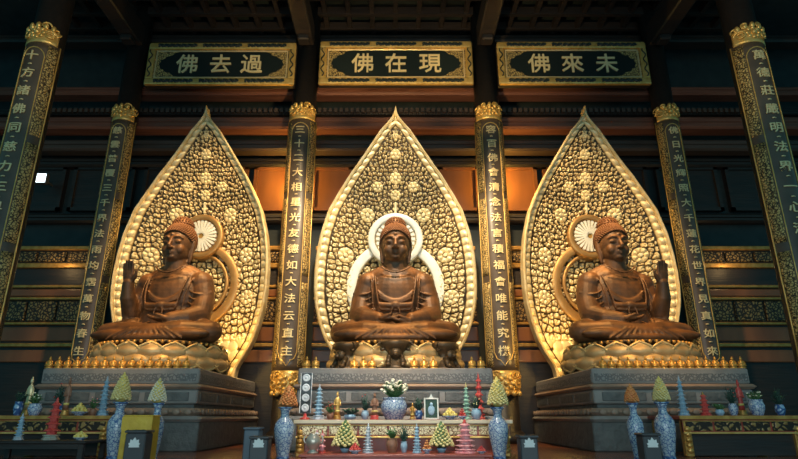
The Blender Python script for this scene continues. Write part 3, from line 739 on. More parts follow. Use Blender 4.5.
def lotus(X, Y, H, label, rx, ry, centre=False):
    t = thing('lotus_pedestal', label, 'pedestal', (X, Y, PT), 'lotus pedestals under the statues')
    e = ry/rx
    m = MB(); m.lathe([(rx*1.0, 0), (rx*1.03, .12), (rx*.98, .22), (rx*.84, .26), (rx*.76, .5), (rx*.72, H*.5), (rx*.80, H*.7), (rx*.9, H-.14), (rx*.96, H-.12), (rx*.97, H-.04), (rx*.93, H)], 72, sy=e)
    m.build('core', 'petal_dark', t)
    if centre:
        m = MB(); m.lathe([(rx*1.1, 0), (rx*1.14, .1), (rx*1.1, .22)], 72, sy=e); m.build('plinth_ring', 'petal_dark', t)
    n = 18
    for ring, me, r, z, off in ((0, PU, .80, H-1.08, 0), (1, PD, .84, .06, .5)):
        for k in range(n):
            a = 2*pi*(k+off)/n
            o = bpy.data.objects.new('petal', me); COL.objects.link(o); o.parent = t
            nx, ny = cos(a)*e, sin(a); L = hypot(nx, ny)
            o.location = (rx*r*cos(a), ry*r*sin(a), z); o.rotation_euler = (0, 0, atan2(ny, nx)+pi/2)
    m = MB(); nb = 60
    for k in range(nb):
        a = 2*pi*k/nb; m.ell((rx*.975*cos(a), ry*.975*sin(a), H-.11), (.085, .085, .085), 7, 5)
    m.build('beading', 'gold_deep', t)
    if centre:
        for a, k in ((-pi/2-.78, -1), (-pi/2, 0), (-pi/2+.78, 1)):               # carved bracket feet
            m = MB()
            prof = [(.62, 0), (.64, .14), (.5, .2), (.46, .42), (.36, .5), (.34, .7), (.5, .86), (.62, 1.0), (.66, 1.12), (.56, 1.2)]
            m.lathe(prof, 16, smooth=True)
            m.ell((0, -.38, .68), (.26, .22, .24), 12, 8)                        # crouching lion: head, muzzle, ears, paws
            m.ell((0, -.58, .62), (.13, .12, .10), 10, 6)
            for s in (-1, 1):
                m.ell((s*.2, -.36, .88), (.08, .06, .1), 8, 6); m.capsule([(s*.26, -.35, .5), (s*.3, -.5, .24)], [.12, .1], 8); m.ell((s*.3, -.56, .2), (.12, .14, .08), 8, 6)
                m.tube([(s*(.55+.16*cos(q)), -.2, 1.0+.16*sin(q)) for q in np.linspace(0, 5.2, 14)], .06, 6)
            o = m.build('bracket_foot', 'petal_dark', t, (rx*1.02*cos(a), ry*1.05*sin(a), 0)); o.rotation_euler = (0, 0, a+pi/2)
    return t
HL = ZS-PT-.03
lotus(0, YB-.45, HL, 'dark lotus pedestal with three bracket feet under the central Buddha', 2.85, 2.3, True)
lotus(-XS+.05, YB-.5, HL, 'gilt lotus pedestal under the left Buddha with raised hand', 2.80, 2.35)
lotus(XS-.05, YB-.5, HL, 'gilt lotus pedestal under the right Buddha with raised hand', 2.80, 2.35)

# ------------------------------------------------------------------ stone platforms
def platform(x0, x1, y0, y1, label):
    xc, yc = (x0+x1)/2, (y0+y1)/2
    t = thing('stone_platform', label, 'platform', (xc, yc, 0), 'stepped stone platforms')
    hx, hy = (x1-x0)/2, (y1-y0)/2
    ys = [368, 384, 389, 404, 408, 416, 422, 446, 452]; Z = [zat(q, y0) for q in ys]; Z[-1] = 0
    def tier(name, a, b, grow, mt, bev=.05):
        m = MB(); m.box(-hx-grow, hx+grow, -hy-grow, hy+grow*.2, b, a, bev); return m.build(name, mt, t)
    tier('cap_slab', Z[0], Z[1]+.0, 0, 'stone'); tier('moulding', Z[1]-.0, Z[2], .16, 'stone_brown', .1); tier('frieze', Z[2], Z[3], .02, 'stone')
    tier('recess', Z[3], Z[4], -.12, 'stone_dark', .02); tier('ledge', Z[4], Z[5], .24, 'stone_brown', .14); tier('plinth', Z[5], Z[6], .34, 'stone', .1); tier('base', Z[6], 0, .26, 'stone_dark', .05)
    m = MB()                                  # carved fret band on the cap slab and lotus row on the ledge
    za, zb2 = Z[0]-.18, Z[1]+.08; zc = (za+zb2)/2
    m.box(-hx+.1, hx-.1, -hy-.03, -hy+.02, zc-.14, zc+.14)
    for s in (-1, 1): m.box(s*hx-.02, s*hx+.02, -hy+.1, hy-.1, zc-.14, zc+.14)
    m.build('fret_band', 'fret', t)
    m = MB(); zl = (Z[4]+Z[5])/2
    n = int(2*hx/.42)
    for i in range(n): m.ell((-hx+.2+(2*hx-.4)*i/(n-1), -hy-.24, zl), (.17, .06, .12), 8, 6)
    n = int(2*hy/.42)
    for s in (-1, 1):
        for i in range(n): m.ell((s*(hx+.24), -hy+.2+(2*hy-.4)*i/(n-1), zl), (.06, .17, .12), 8, 6)
    m.build('lotus_moulding', 'stone_brown', t)
    m = MB(); zp = (Z[2]+Z[3])/2; hp = (Z[2]-Z[3])*.3; n = max(3, int(2*hx/1.6))
    for i in range(n):
        a = -hx+.2+(2*hx-.4)*i/n; b = -hx+.2+(2*hx-.4)*(i+1)/n
        m.box(a+.1, b-.1, -hy-.05, -hy+.02, zp-hp, zp+hp, .03)
    for s in (-1, 1):
        for i in range(4):
            a = -hy+.2+(2*hy-.4)*i/4; b = -hy+.2+(2*hy-.4)*(i+1)/4; m.box(s*hx-.05, s*hx+.05, a+.1, b-.1, zp-hp, zp+hp, .03)
    m.build('carved_panels', 'stone_dark', t)
    return t
YP = 22.4
XP0, XP1 = xat(47-4, 368, YP), xat(200, 368, YP)
platform(XP0, XP1, YP, 31.5, 'stepped grey stone platform carrying the left Buddha')
platform(-XP1, -XP0, YP, 31.5, 'stepped grey stone platform carrying the right Buddha')
XPC = 97*mpp(368, YP)
platform(-XPC, XPC, YP, 29.9, 'stepped grey stone platform carrying the central Buddha')

# small gilt seated figurines along the platform edges
def figurine_mesh():
    m = MB(); m.lathe([(.17, 0), (.19, .03), (.17, .07), (.14, .09), (.19, .12), (.20, .17), (.15, .22), (.125, .29), (.12, .33), (.06, .37), (.045, .385)], 14, sy=.85)
    m.ell((0, 0, .435), (.062, .066, .075), 10, 8); m.ell((0, .005, .515), (.035, .035, .03), 8, 6)
    for s in (-1, 1): m.capsule([(s*.12, 0, .31), (s*.15, -.05, .22), (s*.05, -.13, .19)], [.04, .04, .03], 6)
    m.ell((0, -.06, .13), (.2, .13, .045), 12, 6)
    m.v = [(a*.84, b*.84, c*.88) for a, b, c in m.v]
    me = m.mesh('gilt_figurine'); me.materials.append(M['fig_gold']); return me
M['fig_gold'] = mat('warm gilding', (.66, .34, .07), .35, .5)
FIG = figurine_mesh()
def figs(xs, where, group):
    n = len(xs)
    for i, x in enumerate(xs):
        o = bpy.data.objects.new('gilt_figurine', FIG); COL.objects.link(o); o.location = (xat(x, 367, YP+.35), YP+.35, PT)
        tag(o, 'small gilt seated figurine, %s in the row on the %s platform' % (ordinal(i, n), where), 'figurine', group)
figs(list(np.linspace(49, 186, 16)), 'left', 'gilt figurines on the left platform')
figs([306.5, 315.5, 354, 363.5, 372, 414, 424, 433.5, 472, 481], 'central', 'gilt figurines on the central platform')
figs(list(np.linspace(603, 742, 17)), 'right', 'gilt figurines on the right platform')

# ------------------------------------------------------------------ carved cabinets along the back wall
def cabinet(x0, x1, label, gold=True):
    Y = 31.8; t = thing('carved_cabinet', label, 'cabinet', ((x0+x1)/2, Y, 0), 'carved cabinets along the back wall'); w = (x1-x0)/2
    zz = lambda q: zat(q, Y)
    m = MB(); m.box(-w, w, .15, 1.2, 0, zz(246)); m.build('carcass', 'wood_dark', t)
    for a, b in ((246, 250), (263, 268), (285, 288), (297, 300), (322, 325), (343, 347)):
        m = MB(); m.box(-w-.0, w+.0, -.05, .2, zz(b), zz(a), .04); m.build('rail', 'gold_deep', t)
    for a, b in ((251.5, 261.5), (301, 321)):
        n = max(2, int(2*w/1.5))
        for i in range(n):
            m = MB(); m.box(-w+.06+(2*w)*i/n, -w-.06+(2*w)*(i+1)/n, .02, .2, zz(b), zz(a), .04); m.build('carved_panel', 'screen', t)
    for a, b in ((289, 296), (327, 341), (350, 362)):
        m = MB(); m.box(-w+.05, w-.05, .04, .2, zz(b), zz(a), .05); m.build('drawer_front', 'panel', t)
    return t
cabinet(-24.5, -17.6, 'dim carved cabinet beyond the left Buddha, near the hall side wall')
cabinet(-15.2, -6.5, 'carved gilt cabinet behind the left Buddha backdrop')
cabinet(-4.7, 4.7, 'carved gilt cabinet behind the central Buddha backdrop')
cabinet(6.5, 15.2, 'carved gilt cabinet behind the right Buddha backdrop')
cabinet(17.6, 24.5, 'dim carved cabinet beyond the right Buddha, near the hall side wall')
# small lit floodlight high at the left
p = P(40.5, 178, 31.6)
t = thing('floodlight', 'small lit white floodlight on the dark wall at the far left', 'lamp', p)
m = MB(); m.box(-.38, .38, 0, .3, -.36, .36, .05); m.build('housing', 'charcoal', t)
m = MB(); m.box(-.32, .32, -.03, .0, -.28, .28, .01); m.build('lamp_face', 'lamp', t)
m = MB(); m.box(-.06, .06, .3, 1.21, -.06, .06); m.build('bracket', 'charcoal', t)
# ------------------------------------------------------------------ offerings
def hpx(y0, y1, Y): return zat(y0, Y)-zat(y1, Y)
# altar tables with carved gilt fronts
def altar(x0, x1, Y, yt, label):
    zt = zat(yt, Y); xc = (x0+x1)/2; w = (x1-x0)/2; D = 2.4
    t = thing('altar_table', label, 'altar table', (xc, Y, 0), 'carved altar tables')
    m = MB(); m.box(-w-.1, w+.1, -.05, D, zt-.13, zt, .03); m.build('tabletop', 'red_lacquer', t)
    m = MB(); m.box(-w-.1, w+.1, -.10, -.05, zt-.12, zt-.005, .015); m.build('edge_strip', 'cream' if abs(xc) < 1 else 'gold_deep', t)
    m = MB(); m.box(-w, w, .0, .1, zt-.52, zt-.13); m.build('frieze_board', 'red_lacquer', t)
    n = max(2, int(round(2*w/.95)))
    for i in range(n):
        a = -w+.06+(2*w-.12)*i/n; b = -w+.06+(2*w-.12)*(i+1)/n
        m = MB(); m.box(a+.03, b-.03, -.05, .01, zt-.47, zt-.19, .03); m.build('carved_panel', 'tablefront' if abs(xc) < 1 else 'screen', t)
    for a, b in ((.155, .185), (.50, .56)):
        m = MB(); m.box(-w-.02, w+.02, -.07, .02, zt-b, zt-a, .01); m.build('gilt_rail', 'gold', t)
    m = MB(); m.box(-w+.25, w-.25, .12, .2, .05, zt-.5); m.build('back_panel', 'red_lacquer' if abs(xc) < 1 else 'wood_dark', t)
    for s in (-1, 1):
        for yy in (.12, D-.2):
            m = MB(); m.box(s*(w-.13)-.13, s*(w-.13)+.13, yy-.14, yy+.12, 0, zt-.13, .04)
            for k in range(5): m.ell((s*(w-.13), yy-.15, .2+k*(zt-.45)/5), (.11, .06, .09), 8, 6)
            m.build('leg', 'gold_deep', t)
    return zt
TY = 19.2
ZC = altar(xat(297, 420, TY), xat(509, 420, TY), TY, 419.6, 'red and gilt carved altar table below the central Buddha')
xl0, xl1 = xat(-8, 415, TY), xat(110, 415, TY)
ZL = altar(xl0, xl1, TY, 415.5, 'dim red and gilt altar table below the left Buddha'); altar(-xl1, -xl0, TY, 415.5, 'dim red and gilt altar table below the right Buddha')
# low bench in front of the central altar
BY = 17.3; ZB = zat(453, 18.0)
wb = 2.78
def bench(xc, zt, label, wb, mt='red_lacquer'):
    t = thing('offering_bench', label, 'bench', (xc, BY, 0), 'low offering benches')
    m = MB(); m.box(-wb, wb, 0, 1.45, zt-.08, zt, .02); m.build('benchtop', mt, t)
    for s in (-1, 1):
        for yy in (.1, 1.35): m = MB(); m.box(s*(wb-.15)-.08, s*(wb-.15)+.08, yy-.07, yy+.07, 0, zt-.08, .02); m.build('leg', mt, t)
    m = MB(); m.box(-wb+.2, wb-.2, .06, .1, zt-.22, zt-.08); m.build('apron', mt, t)
bench(0, ZB, 'low red bench of offerings in front of the central altar', wb)
ZBL = zat(440, 18.0); bench(xat(45, 440, 18), ZBL, 'low dim bench in front of the left altar table', 1.6, 'wood_dark')

def vase(x, ytop, Y, wpx, label, zbase=0., group=None, ref=425):
    H = zat(ytop, Y)-zbase; R = wpx/2*mpp(ref, Y)
    t = thing('porcelain_vase', label, 'vase', (xat(x, ref, Y), Y, zbase), group)
    m = MB(); m.lathe([(R*.62, .05*H), (R*.60, .08*H), (R*.72, .2*H), (R*.92, .42*H), (R, .56*H), (R*.95, .66*H), (R*.72, .74*H), (R*.46, .79*H), (R*.40, .86*H), (R*.46, .93*H), (R*.62, .97*H)], 28); m.build('body', 'porcelain', t)
    m = MB(); m.lathe([(R*.60, 0), (R*.66, .02*H), (R*.62, .055*H)], 28); m.build('foot_ring', 'porcelain_blue', t)
    m = MB(); m.lathe([(R*.6, .965*H), (R*.72, .975*H), (R*.74, .99*H), (R*.66, H), (R*.3, H-.02)], 28); m.build('lip', 'porcelain_blue', t)
    return zbase+H
def cone_bouquet(x, ytop, ybot, wpx, Y, zb, col, label, group=None, n=150, leaf='green', ex=1.7, bs=.17):
    H = hpx(ytop, ybot, Y); R = wpx/2*mpp(ybot, Y)
    t = thing('flower_cone', label, 'bouquet', (xat(x, ybot, Y), Y, zb), group)
    m = MB(); m.lathe([(R*.25, 0), (R*.5, .04*H), (R*.88, .12*H), (R*(.94*(1-.5**ex)), .5*H), (R*(.94*(1-.85**ex)), .85*H), (.01, .97*H)], 14); fo = m.build('foliage', leaf, t)
    m = MB(); g = pi*(3-sqrt(5))
    for i in range(n):
        q = (i+.5)/n; zz = H*(.08+.92*(1-sqrt(1-q*.98))); r = R*(1-(zz/H)**ex)*.97+.01; a = i*g
        s = R*bs*(1.05-.35*zz/H); m.ell((r*cos(a), r*sin(a), zz), (s, s, s*.8), 7, 5)
    o = m.build('blossoms', col, fo); o['kind'] = 'stuff'
def tiered(x, ytop, ybot, wpx, Y, zb, cols, label, tiers=6, group=None, name='pagoda_tower', cat='pagoda', n=8):
    H = hpx(ytop, ybot, Y); R = wpx/2*mpp(ybot, Y); base, body, fin = cols
    t = thing(name, label, cat, (xat(x, ybot, Y), Y, zb), group)
    m = MB(); m.lathe([(R, 0), (R, .03*H), (R*.85, .05*H), (R*.8, .08*H), (R*.95, .1*H), (R*.9, .12*H)], n, smooth=False, a0=pi/8); m.build('plinth', base, t)
    h0, h1 = .12*H, .86*H; dh = (h1-h0)/tiers
    for k in range(tiers):
        r = R*(.90-.50*(k/tiers)**1.3); z = h0+k*dh
        m = MB(); m.lathe([(r*.62, z), (r*.62, z+dh*.55), (r*1.02, z+dh*.58), (r*.98, z+dh*.70), (r*.70, z+dh*.86), (r*.55, z+dh)], n, smooth=False, a0=pi/8); m.build('tier', body, t)
    r = R*.2; m = MB(); m.lathe([(r, h1), (r*1.2, h1+.02*H), (r*.6, h1+.05*H), (r*.8, h1+.08*H), (r*.3, h1+.11*H), (.005, H)], 10); m.build('finial', fin, t)
def pot_plant(x, ytop, ymid, ybot, wpx, Y, zb, pot, leafm, bloom, label, spread=1., cat='potted plant', name='potted_flowers', pw=None, nb=26, ns=26):
    H = hpx(ytop, ybot, Y); hp = hpx(ymid, ybot, Y); R = wpx/2*mpp(ybot, Y); rp = (pw or wpx*.8)/2*mpp(ybot, Y)
    t = thing(name, label, cat, (xat(x, ybot, Y), Y, zb))
    m = MB(); m.lathe([(rp*.6, 0), (rp*.65, .03*hp), (rp*.95, .4*hp), (rp, .62*hp), (rp*.85, .85*hp), (rp*.78, .9*hp), (rp*.9, .97*hp), (rp*.88, hp), (rp*.6, hp*.97)], 24); m.build('pot', pot, t)
    rr = random.Random(int(x*7+ytop)); m = MB(); mb_ = MB(); hs = H-hp
    for i in range(ns):
        a = rr.uniform(0, 2*pi); e = sqrt(rr.uniform(.03, 1))*R*spread; zt2 = hp+hs*rr.uniform(.35, 1)*(1-.45*(e/(R*spread))**2)
        p = (e*cos(a), e*sin(a), zt2); m.tube([(e*.2*cos(a), e*.2*sin(a), hp*.9), (e*.55*cos(a), e*.55*sin(a), hp+.55*(zt2-hp)), p], [.018, .014, .01], 5)
        for q in range(2):
            b = a+rr.uniform(-1, 1); z2 = hp+(zt2-hp)*rr.uniform(.3, .95); f = (z2-hp)/max(zt2-hp, .01)
            c, s_ = cos(b), sin(b); rot = np.array([[c, -s_, 0], [s_, c, 0], [0, 0, 1]])@np.array([[.8, 0, -.6], [0, 1, 0], [.6, 0, .8]])
            m.ell((e*f*cos(a)+.05*c, e*f*sin(a)+.05*s_, z2), (R*.30, R*.11, R*.03), 7, 5, rot)
        if i < nb*ns//26: s = R*.15; mb_.ell(p, (s, s, s*.7), 7, 5)
    o = m.build('foliage', leafm, t); o['kind'] = 'stuff'
    if nb: o = mb_.build('blossoms', bloom, o); o['kind'] = 'stuff'
def mound(x, ytop, ybot, wpx, Y, zb, colm, label, name, cat, n=14, dish='porcelain'):
    H = hpx(ytop, ybot, Y); R = wpx/2*mpp(ybot, Y); t = thing(name, label, cat, (xat(x, ybot, Y), Y, zb))
    m = MB(); m.lathe([(R*.5, 0), (R*.5, .1*H), (R*.9, .22*H), (R, .3*H), (R*.9, .28*H), (R*.4, .18*H)], 24); m.build('dish', dish, t)
    m = MB(); k = 0; r = R*.24
    for lay, cnt in enumerate((9, 6, 3, 1)):
        for i in range(cnt):
            a = 2*pi*i/cnt+lay*.5; q = R*.72*(1-lay/3.2) if cnt > 1 else 0; m.ell((q*cos(a), q*sin(a), .28*H+r*.6+lay*(H*.72-r)/3.6), (r, r, r*.95), 10, 7)
    o = m.build('heap', colm, t); o['kind'] = 'stuff'
def stupa_lamp(x, ytop, ybot, wpx, Y, zb, cols, label):
    tiered(x, ytop, ybot, wpx, Y, zb, cols, label, 4, None, 'lotus_candle', 'candle', 12)

FV = 'tall blue and white floor vases'
# central altar, flanking vases with their cones
z = vase(284.5, 407, 18.4, 20, 'tall blue and white floor vase left of the central altar', 0, FV); cone_bouquet(288, 384, 407, 17, 18.4, z, 'orange', 'orange flower cone standing in the vase left of the central altar', None, n=90, leaf='orange')
z = vase(498, 407, 18.4, 20, 'tall blue and white floor vase right of the central altar', 0, FV); cone_bouquet(498, 375, 407, 19, 18.4, z, 'pale_yellow', 'pale yellow flower cone standing in the vase right of the central altar', None, n=130, leaf='yellow')
Y1, Y2, Y3 = 19.7, 20.4, 21.1
# discs on a stand
t = thing('disc_stand', 'upright stand of four round pale discs at the left end of the central altar', 'ornament', (xat(305, 415, Y2), Y2, ZC)); k = mpp(400, Y2)
m = MB(); m.lathe([(.17, 0), (.17, .04), (.06, .08), (.05, .22)], 16); m.build('foot', 'red', t)
m = MB(); m.box(-.2, .2, -.03, .05, .2, 1.56, .03); m.build('dark_panel', 'cartouche', t)
m = MB(); m.tube([(-.19, -.035, .21), (.19, -.035, .21), (.19, -.035, 1.55), (-.19, -.035, 1.55)], .018, 5, True); m.build('pale_border', 'white_glaze', t)
for i in range(4):
    m = MB(); m.lathe([(.13, 0), (.135, .03), (.10, .05), (.085, .03), (.04, .06), (.005, .07)], 20); zc = .38+.335*i
    m.v = [(a, -.03-c, zc+b) for a, b, c in m.v]; m.build('disc', 'white_glaze', t)
tiered(318.5, 381, 417, 12, Y1+.2, ZC, ('grey_glaze', 'blue_glaze', 'grey_glaze'), 'blue grey pagoda tower at the left of the central altar', 7)
pot_plant(330, 400, 411, 418, 9, Y1+.1, ZC, 'terracotta', 'green', 'red', 'small pot of red flowers beside the gilt idol', 1.1)
def idol(x, ytop, ybot, wpx, Y, zb, m1, m2, label):
    H = hpx(ytop, ybot, Y); R = wpx/2*mpp(ybot, Y); t = thing('standing_idol', label, 'figurine', (xat(x, ybot, Y), Y, zb))
    m = MB(); m.lathe([(R, 0), (R*1.05, .04*H), (R*.8, .08*H), (R, .12*H), (R*.8, .15*H)], 16); m.build('lotus_base', m2, t)
    m = MB(); m.lathe([(R*.75, .15*H), (R*.62, .3*H), (R*.55, .45*H), (R*.72, .6*H), (R*.75, .68*H), (R*.5, .76*H), (R*.22, .79*H), (R*.22, .82*H)], 16, sy=.75)
    m.ell((0, -.01, .885*H), (R*.34, R*.36, .075*H), 12, 8); m.ell((0, 0, .965*H), (R*.2, R*.2, .035*H), 8, 6)
    for s in (-1, 1): m.capsule([(s*R*.62, 0, .68*H), (s*R*.8, -R*.2, .5*H), (s*R*.12, -R*.62, .53*H)], [R*.2, R*.2, R*.14], 8)
    m.build('figure', m1, t)
    m = MB(); m.lathe([(R*.66, .27*H), (R*.72, .3*H), (R*.66, .33*H)], 16, sy=.8); m.build('sash', 'yellow', t)
idol(337, 390, 418, 8, Y2, ZC, 'gold', 'gold_deep', 'small standing gilt idol on the central altar')
pot_plant(350, 404, 413, 418, 16, Y1, ZC, 'blue_glaze', 'green_dark', 'green', 'low dark green plant on the left half of the central altar', 1.2, nb=4)
pot_plant(365, 390, 409, 418, 10, Y2, ZC, 'blue_glaze', 'green_dark', 'red', 'tall dark leafy plant in a blue pot left of the idol', 1.0, nb=3)
idol(374.5, 391, 418, 9, Y1+.1, ZC, 'terracotta', 'red', 'brown standing idol with yellow sash left of the big central pot')
t = pot_plant(394, 377, 397, 419, 27, Y1+.3, ZC, 'porcelain', 'green', 'cream_fl', 'big blue and white pot of cream flowers at the middle of the altar', 1.0, pw=27, ns=60)
pot_plant(419, 393, 409, 418, 10, Y2, ZC, 'porcelain_blue', 'green_dark', 'green', 'dark green plant in a blue vase right of the big pot', 1.1, nb=3)
idol(412.5, 401, 418, 6, Y1, ZC, 'gold_deep', 'gold_deep', 'tiny gilt idol just right of the big central pot')
p = (xat(431.5, 418, Y1+.2), Y1+.2, ZC); t = thing('picture_frame', 'upright framed dark picture on the central altar', 'picture', p); k = mpp(418, Y1); wf, hf = 15*k/2, hpx(396, 418, Y1)
m = MB(); fw = .055
for q in ((-wf, -wf+fw, 0, hf), (wf-fw, wf, 0, hf), (-wf+fw, wf-fw, 0, fw), (-wf+fw, wf-fw, hf-fw, hf)): m.box(q[0], q[1], -.03, .03, q[2], q[3], .01)
m.prism([(-.08, hf), (.08, hf), (.03, hf+.05), (0, hf+.14), (-.03, hf+.05)], -.02, .02); m.build('frame', 'pearl', t)
m = MB(); m.box(-wf+fw, wf-fw, -.005, .02, fw, hf-fw); pp = m.build('picture_panel', 'green_dark', t)
m = MB(); m.ell((0, -.01, hf*.68), (.055, .02, .07), 10, 6); m.ell((0, -.01, hf*.42), (.12, .02, .16), 10, 6); m.build('painted_figure', 'blue_glaze', pp)
m = MB(); m.tube([(0, .03, hf*.7), (0, .3, .02)], .02, 6); m.build('easel_leg', 'wood_dark', t)
mound(450, 406, 418, 16, Y1, ZC, 'yellow', 'dish heaped with yellow fruit on the central altar', 'fruit_dish', 'fruit dish')
mound(462.5, 406, 418, 9, Y1-.2, ZC, 'red', 'small dish heaped with red fruit on the central altar', 'fruit_dish', 'fruit dish')
tiered(467, 381, 418, 10, Y3, ZC, ('green_pale', 'green_pale', 'pale_yellow'), 'pale green pagoda tower toward the right of the central altar', 7)
pot_plant(476.5, 392, 407, 418, 13, Y1+.2, ZC, 'blue_glaze', 'green_dark', 'pale_yellow', 'blue vase of yellow tipped flowers in front of the red tower', 1.0, nb=9)
tiered(480, 371, 418, 11, Y3, ZC, ('red', 'red', 'red'), 'tall red tower at the right end of the central altar', 5)
# lower bench
YA, YB2 = 17.75, 18.25
stupa_lamp(316.5, 417, 440, 9, YB2, ZB, ('pink', 'white_glaze', 'pink'), 'white and pink lotus candle on the bench, left')
t = thing('incense_globe', 'round pearly metal incense urn at the left of the low bench', 'urn', (xat(313, 450, YA), YA, ZB)); r = 7.5*mpp(440, YA)
m = MB(); m.lathe([(r*.7, 0), (r*.75, .04), (r*.45, .08), (r*.5, .12), (r*.9, .12+r*.5), (r, .12+r), (r*.88, .12+r*1.5), (r*.5, .12+r*1.85), (r*.55, .12+r*1.95), (r*.4, .12+r*1.9)], 24); m.build('bowl', 'pearl', t)
for s in (-1, 1): m = MB(); m.tube([(s*(r*.95+.07*sin(q)), 0, .12+r*1.2+.1*cos(q)) for q in np.linspace(0, pi, 9)], .025, 6); m.build('handle', 'pearl', t)
tiered(322, 428, 451, 8, YA+.2, ZB, ('red', 'pink', 'red'), 'small red and pink candle tower beside the pearly urn', 3, None, 'lotus_candle', 'candle', 12)
def mum(x, ytop, ybot, w, label):
    H = hpx(ytop, ybot, YB2); hp = .13
    Rr = 5*mpp(440, YB2); t = thing('flower_pot', 'small blue pot under the '+label, 'pot', (xat(x, 450, YB2), YB2, ZB))
    m = MB(); m.lathe([(Rr*.6, 0), (Rr*.9, hp*.6), (Rr, hp), (Rr*.7, hp*.95)], 20); m.build('bowl', 'blue_glaze', t)
    m = MB(); m.lathe([(Rr*1.0, hp*.88), (Rr*1.1, hp*.94), (Rr, hp)], 20); m.build('lip', 'porcelain_blue', t)
    cone_bouquet(x, ytop, ybot-5, w, YB2, ZB+hp, 'pale_yellow', label+' on the low bench', n=95, ex=1.15, bs=.135)
mum(345, 417, 452, 27, 'left pyramid of yellow chrysanthemums')
mum(441.5, 419, 452, 25, 'right pyramid of yellow chrysanthemums')
mound(355, 440, 451, 13, YA, ZB, 'red', 'dish of red fruit in front of the left yellow pyramid', 'fruit_dish', 'fruit dish')
tiered(368, 421, 451, 12, YB2-.2, ZB, ('grey_glaze', 'grey_glaze', 'white_glaze'), 'silver grey pagoda tower left of the middle of the bench', 7)
pot_plant(392, 424, 436, 451, 15, YA+.2, ZB, 'terracotta', 'green', 'cream_fl', 'brown bowl with green sprigs at the middle of the bench', .9, nb=5)
pot_plant(404, 420, 440, 451, 9, YB2, ZB, 'blue_glaze', 'green_dark', 'green', 'thin green plant in a pale blue vase on the bench', 1., nb=4)
tiered(417, 421, 451, 10, YB2-.2, ZB, ('blue_glaze', 'blue_glaze', 'grey_glaze'), 'pale blue pagoda tower right of the middle of the bench', 7)
mound(427, 436, 451, 10, YA, ZB, 'orange', 'dish of orange fruit left of the right yellow pyramid', 'fruit_dish', 'fruit dish')
tiered(465.5, 417, 451, 22, YA+.3, ZB, ('pink', 'pink', 'red'), 'tall pink lotus tower toward the right end of the bench', 5, None, 'lotus_candle', 'candle', 12)
mound(481.5, 443, 451, 10, YA, ZB, 'red', 'dish of red fruit right of the pink lotus tower', 'fruit_dish', 'fruit dish')

# side altars (the right one repeats the left with its own pieces)
z = vase(118, 402, 18.4, 20, 'tall blue and white floor vase right of the left altar table', 0, FV); cone_bouquet(120.5, 371, 402, 17, 18.4, z, 'pale_yellow', 'pale yellow flower cone on the vase beside the left altar', n=130, leaf='yellow')
z = vase(156, 403, 17.9, 16, 'slim blue vase behind the yellow draped stand', 0, FV); cone_bouquet(157, 377, 403, 16, 17.9, z, 'cream_fl', 'cream flower cone above the yellow draped stand', n=100, leaf='yellow')
z = vase(664.5, 402, 18.4, 20, 'tall blue and white floor vase left of the right altar table', 0, FV); cone_bouquet(662, 375, 402, 15, 18.4, z, 'pale_yellow', 'pale yellow flower cone on the vase beside the right altar', n=130, leaf='yellow')
z = vase(635, 403, 17.9, 16, 'slim blue vase left of the grey box near the right altar', 0, FV); cone_bouquet(632, 383, 403, 13, 17.9, z, 'orange', 'orange flower cone on the slim vase near the right altar', n=90, leaf='orange')
tiered(102, 374, 414, 12, Y2, ZL, ('blue_glaze', 'blue_glaze', 'grey_glaze'), 'blue pagoda tower at the right end of the left altar table', 7)
tiered(50.5, 396, 439, 17, 18.1, ZBL, ('pearl', 'red', 'red'), 'tall red tower on the low bench before the left altar', 5)
pot_plant(57, 380, 402, 414, 11, Y3, ZL, 'porcelain_blue', 'green_dark', 'red', 'dark leafy plant in a blue pot behind the tall red tower, left altar', 1., nb=3)
idol(64.5, 376, 414, 8, Y2, ZL, 'terracotta', 'gold_deep', 'thin brown standing idol on the left altar table')
pot_plant(17, 386, 400, 414, 11, Y2, ZL, 'porcelain_blue', 'green_dark', 'green', 'leafy plant in a blue pot at the left end of the left altar', 1., nb=3)
idol(26, 375, 414, 9, Y3, ZL, 'gold_pale', 'gold_deep', 'pale gilt standing idol on the left altar table')
pot_plant(34, 390, 402, 414, 13, Y1+.1, ZL, 'porcelain', 'green', 'cream_fl', 'blue and white pot of small flowers left of the red tower', 1., nb=8, pw=13)
mound(79, 401, 414, 16, Y1, ZL, 'yellow', 'dish heaped with yellow fruit on the left altar table', 'fruit_dish', 'fruit dish')
pot_plant(92.5, 393, 407, 414, 9, Y1+.3, ZL, 'terracotta', 'green', 'pink', 'small pot of pink flowers left of the blue pagoda', 1., nb=14)
tiered(18, 413, 440, 10, 18.1, ZBL, ('grey_glaze', 'blue_glaze', 'grey_glaze'), 'pale blue pagoda tower on the low bench before the left altar', 6)
mound(80, 431, 440, 14, 18.0, ZBL, 'yellow', 'dish of yellow fruit on the low bench before the left altar', 'fruit_dish', 'fruit dish')
tiered(684, 374, 414, 11, Y2, ZL, ('blue_glaze', 'blue_glaze', 'grey_glaze'), 'blue pagoda tower at the left end of the right altar table', 7)
tiered(706, 390, 414, 11, Y1, ZL, ('red', 'red', 'gold_deep'), 'dim red tower on the right altar table', 4)
pot_plant(720, 400, 408, 414, 11, Y1, ZL, 'blue_glaze', 'green', 'green_pale', 'small green plant right of the dim red tower', 1., nb=6)
pot_plant(734, 381, 402, 414, 11, Y2, ZL, 'porcelain', 'green_dark', 'red', 'dark leafy plant in a blue and white pot, right altar', 1., nb=4)
idol(743, 378, 414, 8, Y3, ZL, 'red', 'gold_deep', 'thin red standing idol on the right altar table')
pot_plant(758, 388, 398, 414, 15, Y1+.2, ZL, 'porcelain', 'green', 'cream_fl', 'blue and white pot of small flowers on the right altar', 1., nb=8, pw=15)
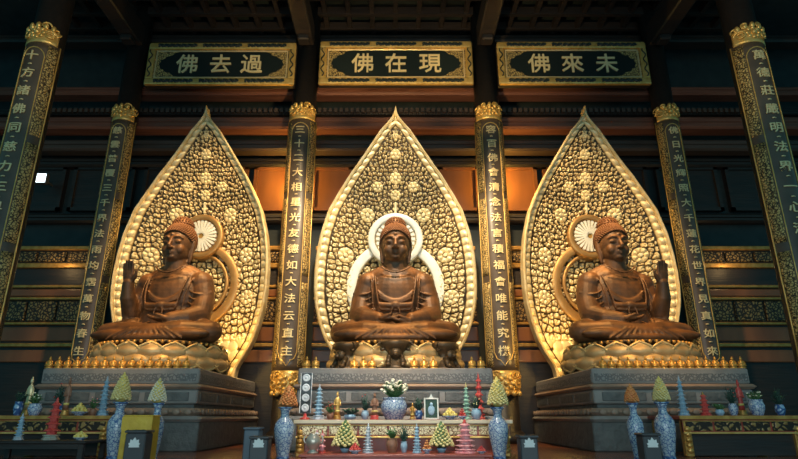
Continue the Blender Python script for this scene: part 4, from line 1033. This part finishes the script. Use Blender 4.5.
pot_plant(781, 384, 403, 414, 12, Y2, ZL, 'porcelain_blue', 'green_dark', 'green', 'leafy plant in a blue pot at the right end of the right altar', 1., nb=3)

# yellow draped stand and the donation boxes
YS = 17.2; t = thing('draped_stand', 'stand draped in yellow satin near the left altar', 'stand', (xat(142, 420, YS), YS, 0)); zs = zat(415, YS); w = 15*mpp(420, YS)
m = MB(); m.box(-w, w, -.28, .28, zs-.06, zs, .02); m.build('top', 'yellow_cloth', t)
m = MB()                                          # valance hanging in scallops
for k in range(4):
    a = -w+2*w*k/4; b = -w+2*w*(k+1)/4
    m.prism([(a, zs-.05), (b, zs-.05)]+[(b+(a-b)*q, zs-.38-.07*sin(pi*q)) for q in np.linspace(0, 1, 7)], -.31, -.28)
m.build('valance', 'yellow_cloth', t)
for s in (-1, 1):
    m = MB(); m.box(s*(w-.09)-.09, s*(w-.09)+.09, -.30, .26, 0, zs-.06, .03); m.build('side_drape', 'yellow_cloth', t)
def box(x, ytop, wpx, Y, mt, label, emblem=True, ex=0):
    zt = zat(ytop, Y); w = wpx/2*mpp(440, Y); t = thing('donation_box', label, 'donation box', (xat(x, 440, Y), Y, 0), 'grey boxes on the floor')
    m = MB(); m.box(-w, w, -.25, .25, 0, zt-.07, .03); bd = m.build('body', mt, t)
    m = MB(); m.box(-w-.03, w+.03, -.28, .28, zt-.07, zt, .02); m.build('lid', mt, t)
    m = MB(); m.box(-w*.45, w*.45, -.02, .02, zt-.002, zt+.006); m.build('slot', 'wood_black', t)
    if emblem:
        m = MB(); zc = zat(446, Y-.25)
        for a, l in ((-1.15, .17), (-.6, .2), (0, .22), (.6, .2), (1.15, .17)):
            ca, sa = cos(a), sin(a); pet = [(0, 0), (.055, l*.4), (.04, l*.75), (0, l), (-.04, l*.75), (-.055, l*.4)]
            m.prism([(ex+px*ca+pz*sa, -px*sa+pz*ca) for px, pz in pet], -.275-.004*abs(a), -.24, zc)
        m.box(ex-.14, ex+.14, -.272, -.24, zc-.035, zc); m.build('lotus_emblem', 'lotus_white', bd)
box(139, 430, 20, 16.4, 'charcoal', 'dark grey box with white lotus in front of the yellow draped stand')
box(253, 427, 15, 17.6, 'slate', 'blue grey box standing behind the lotus box left of the altar', False)
box(261, 436, 18, 16.6, 'charcoal', 'dark grey box with white lotus just left of the central altar')
box(527, 435, 17, 16.6, 'charcoal', 'dark grey box with white lotus just right of the central altar')
box(648, 433, 17, 16.6, 'charcoal', 'dark grey box with white lotus beside the slim vase near the right altar')
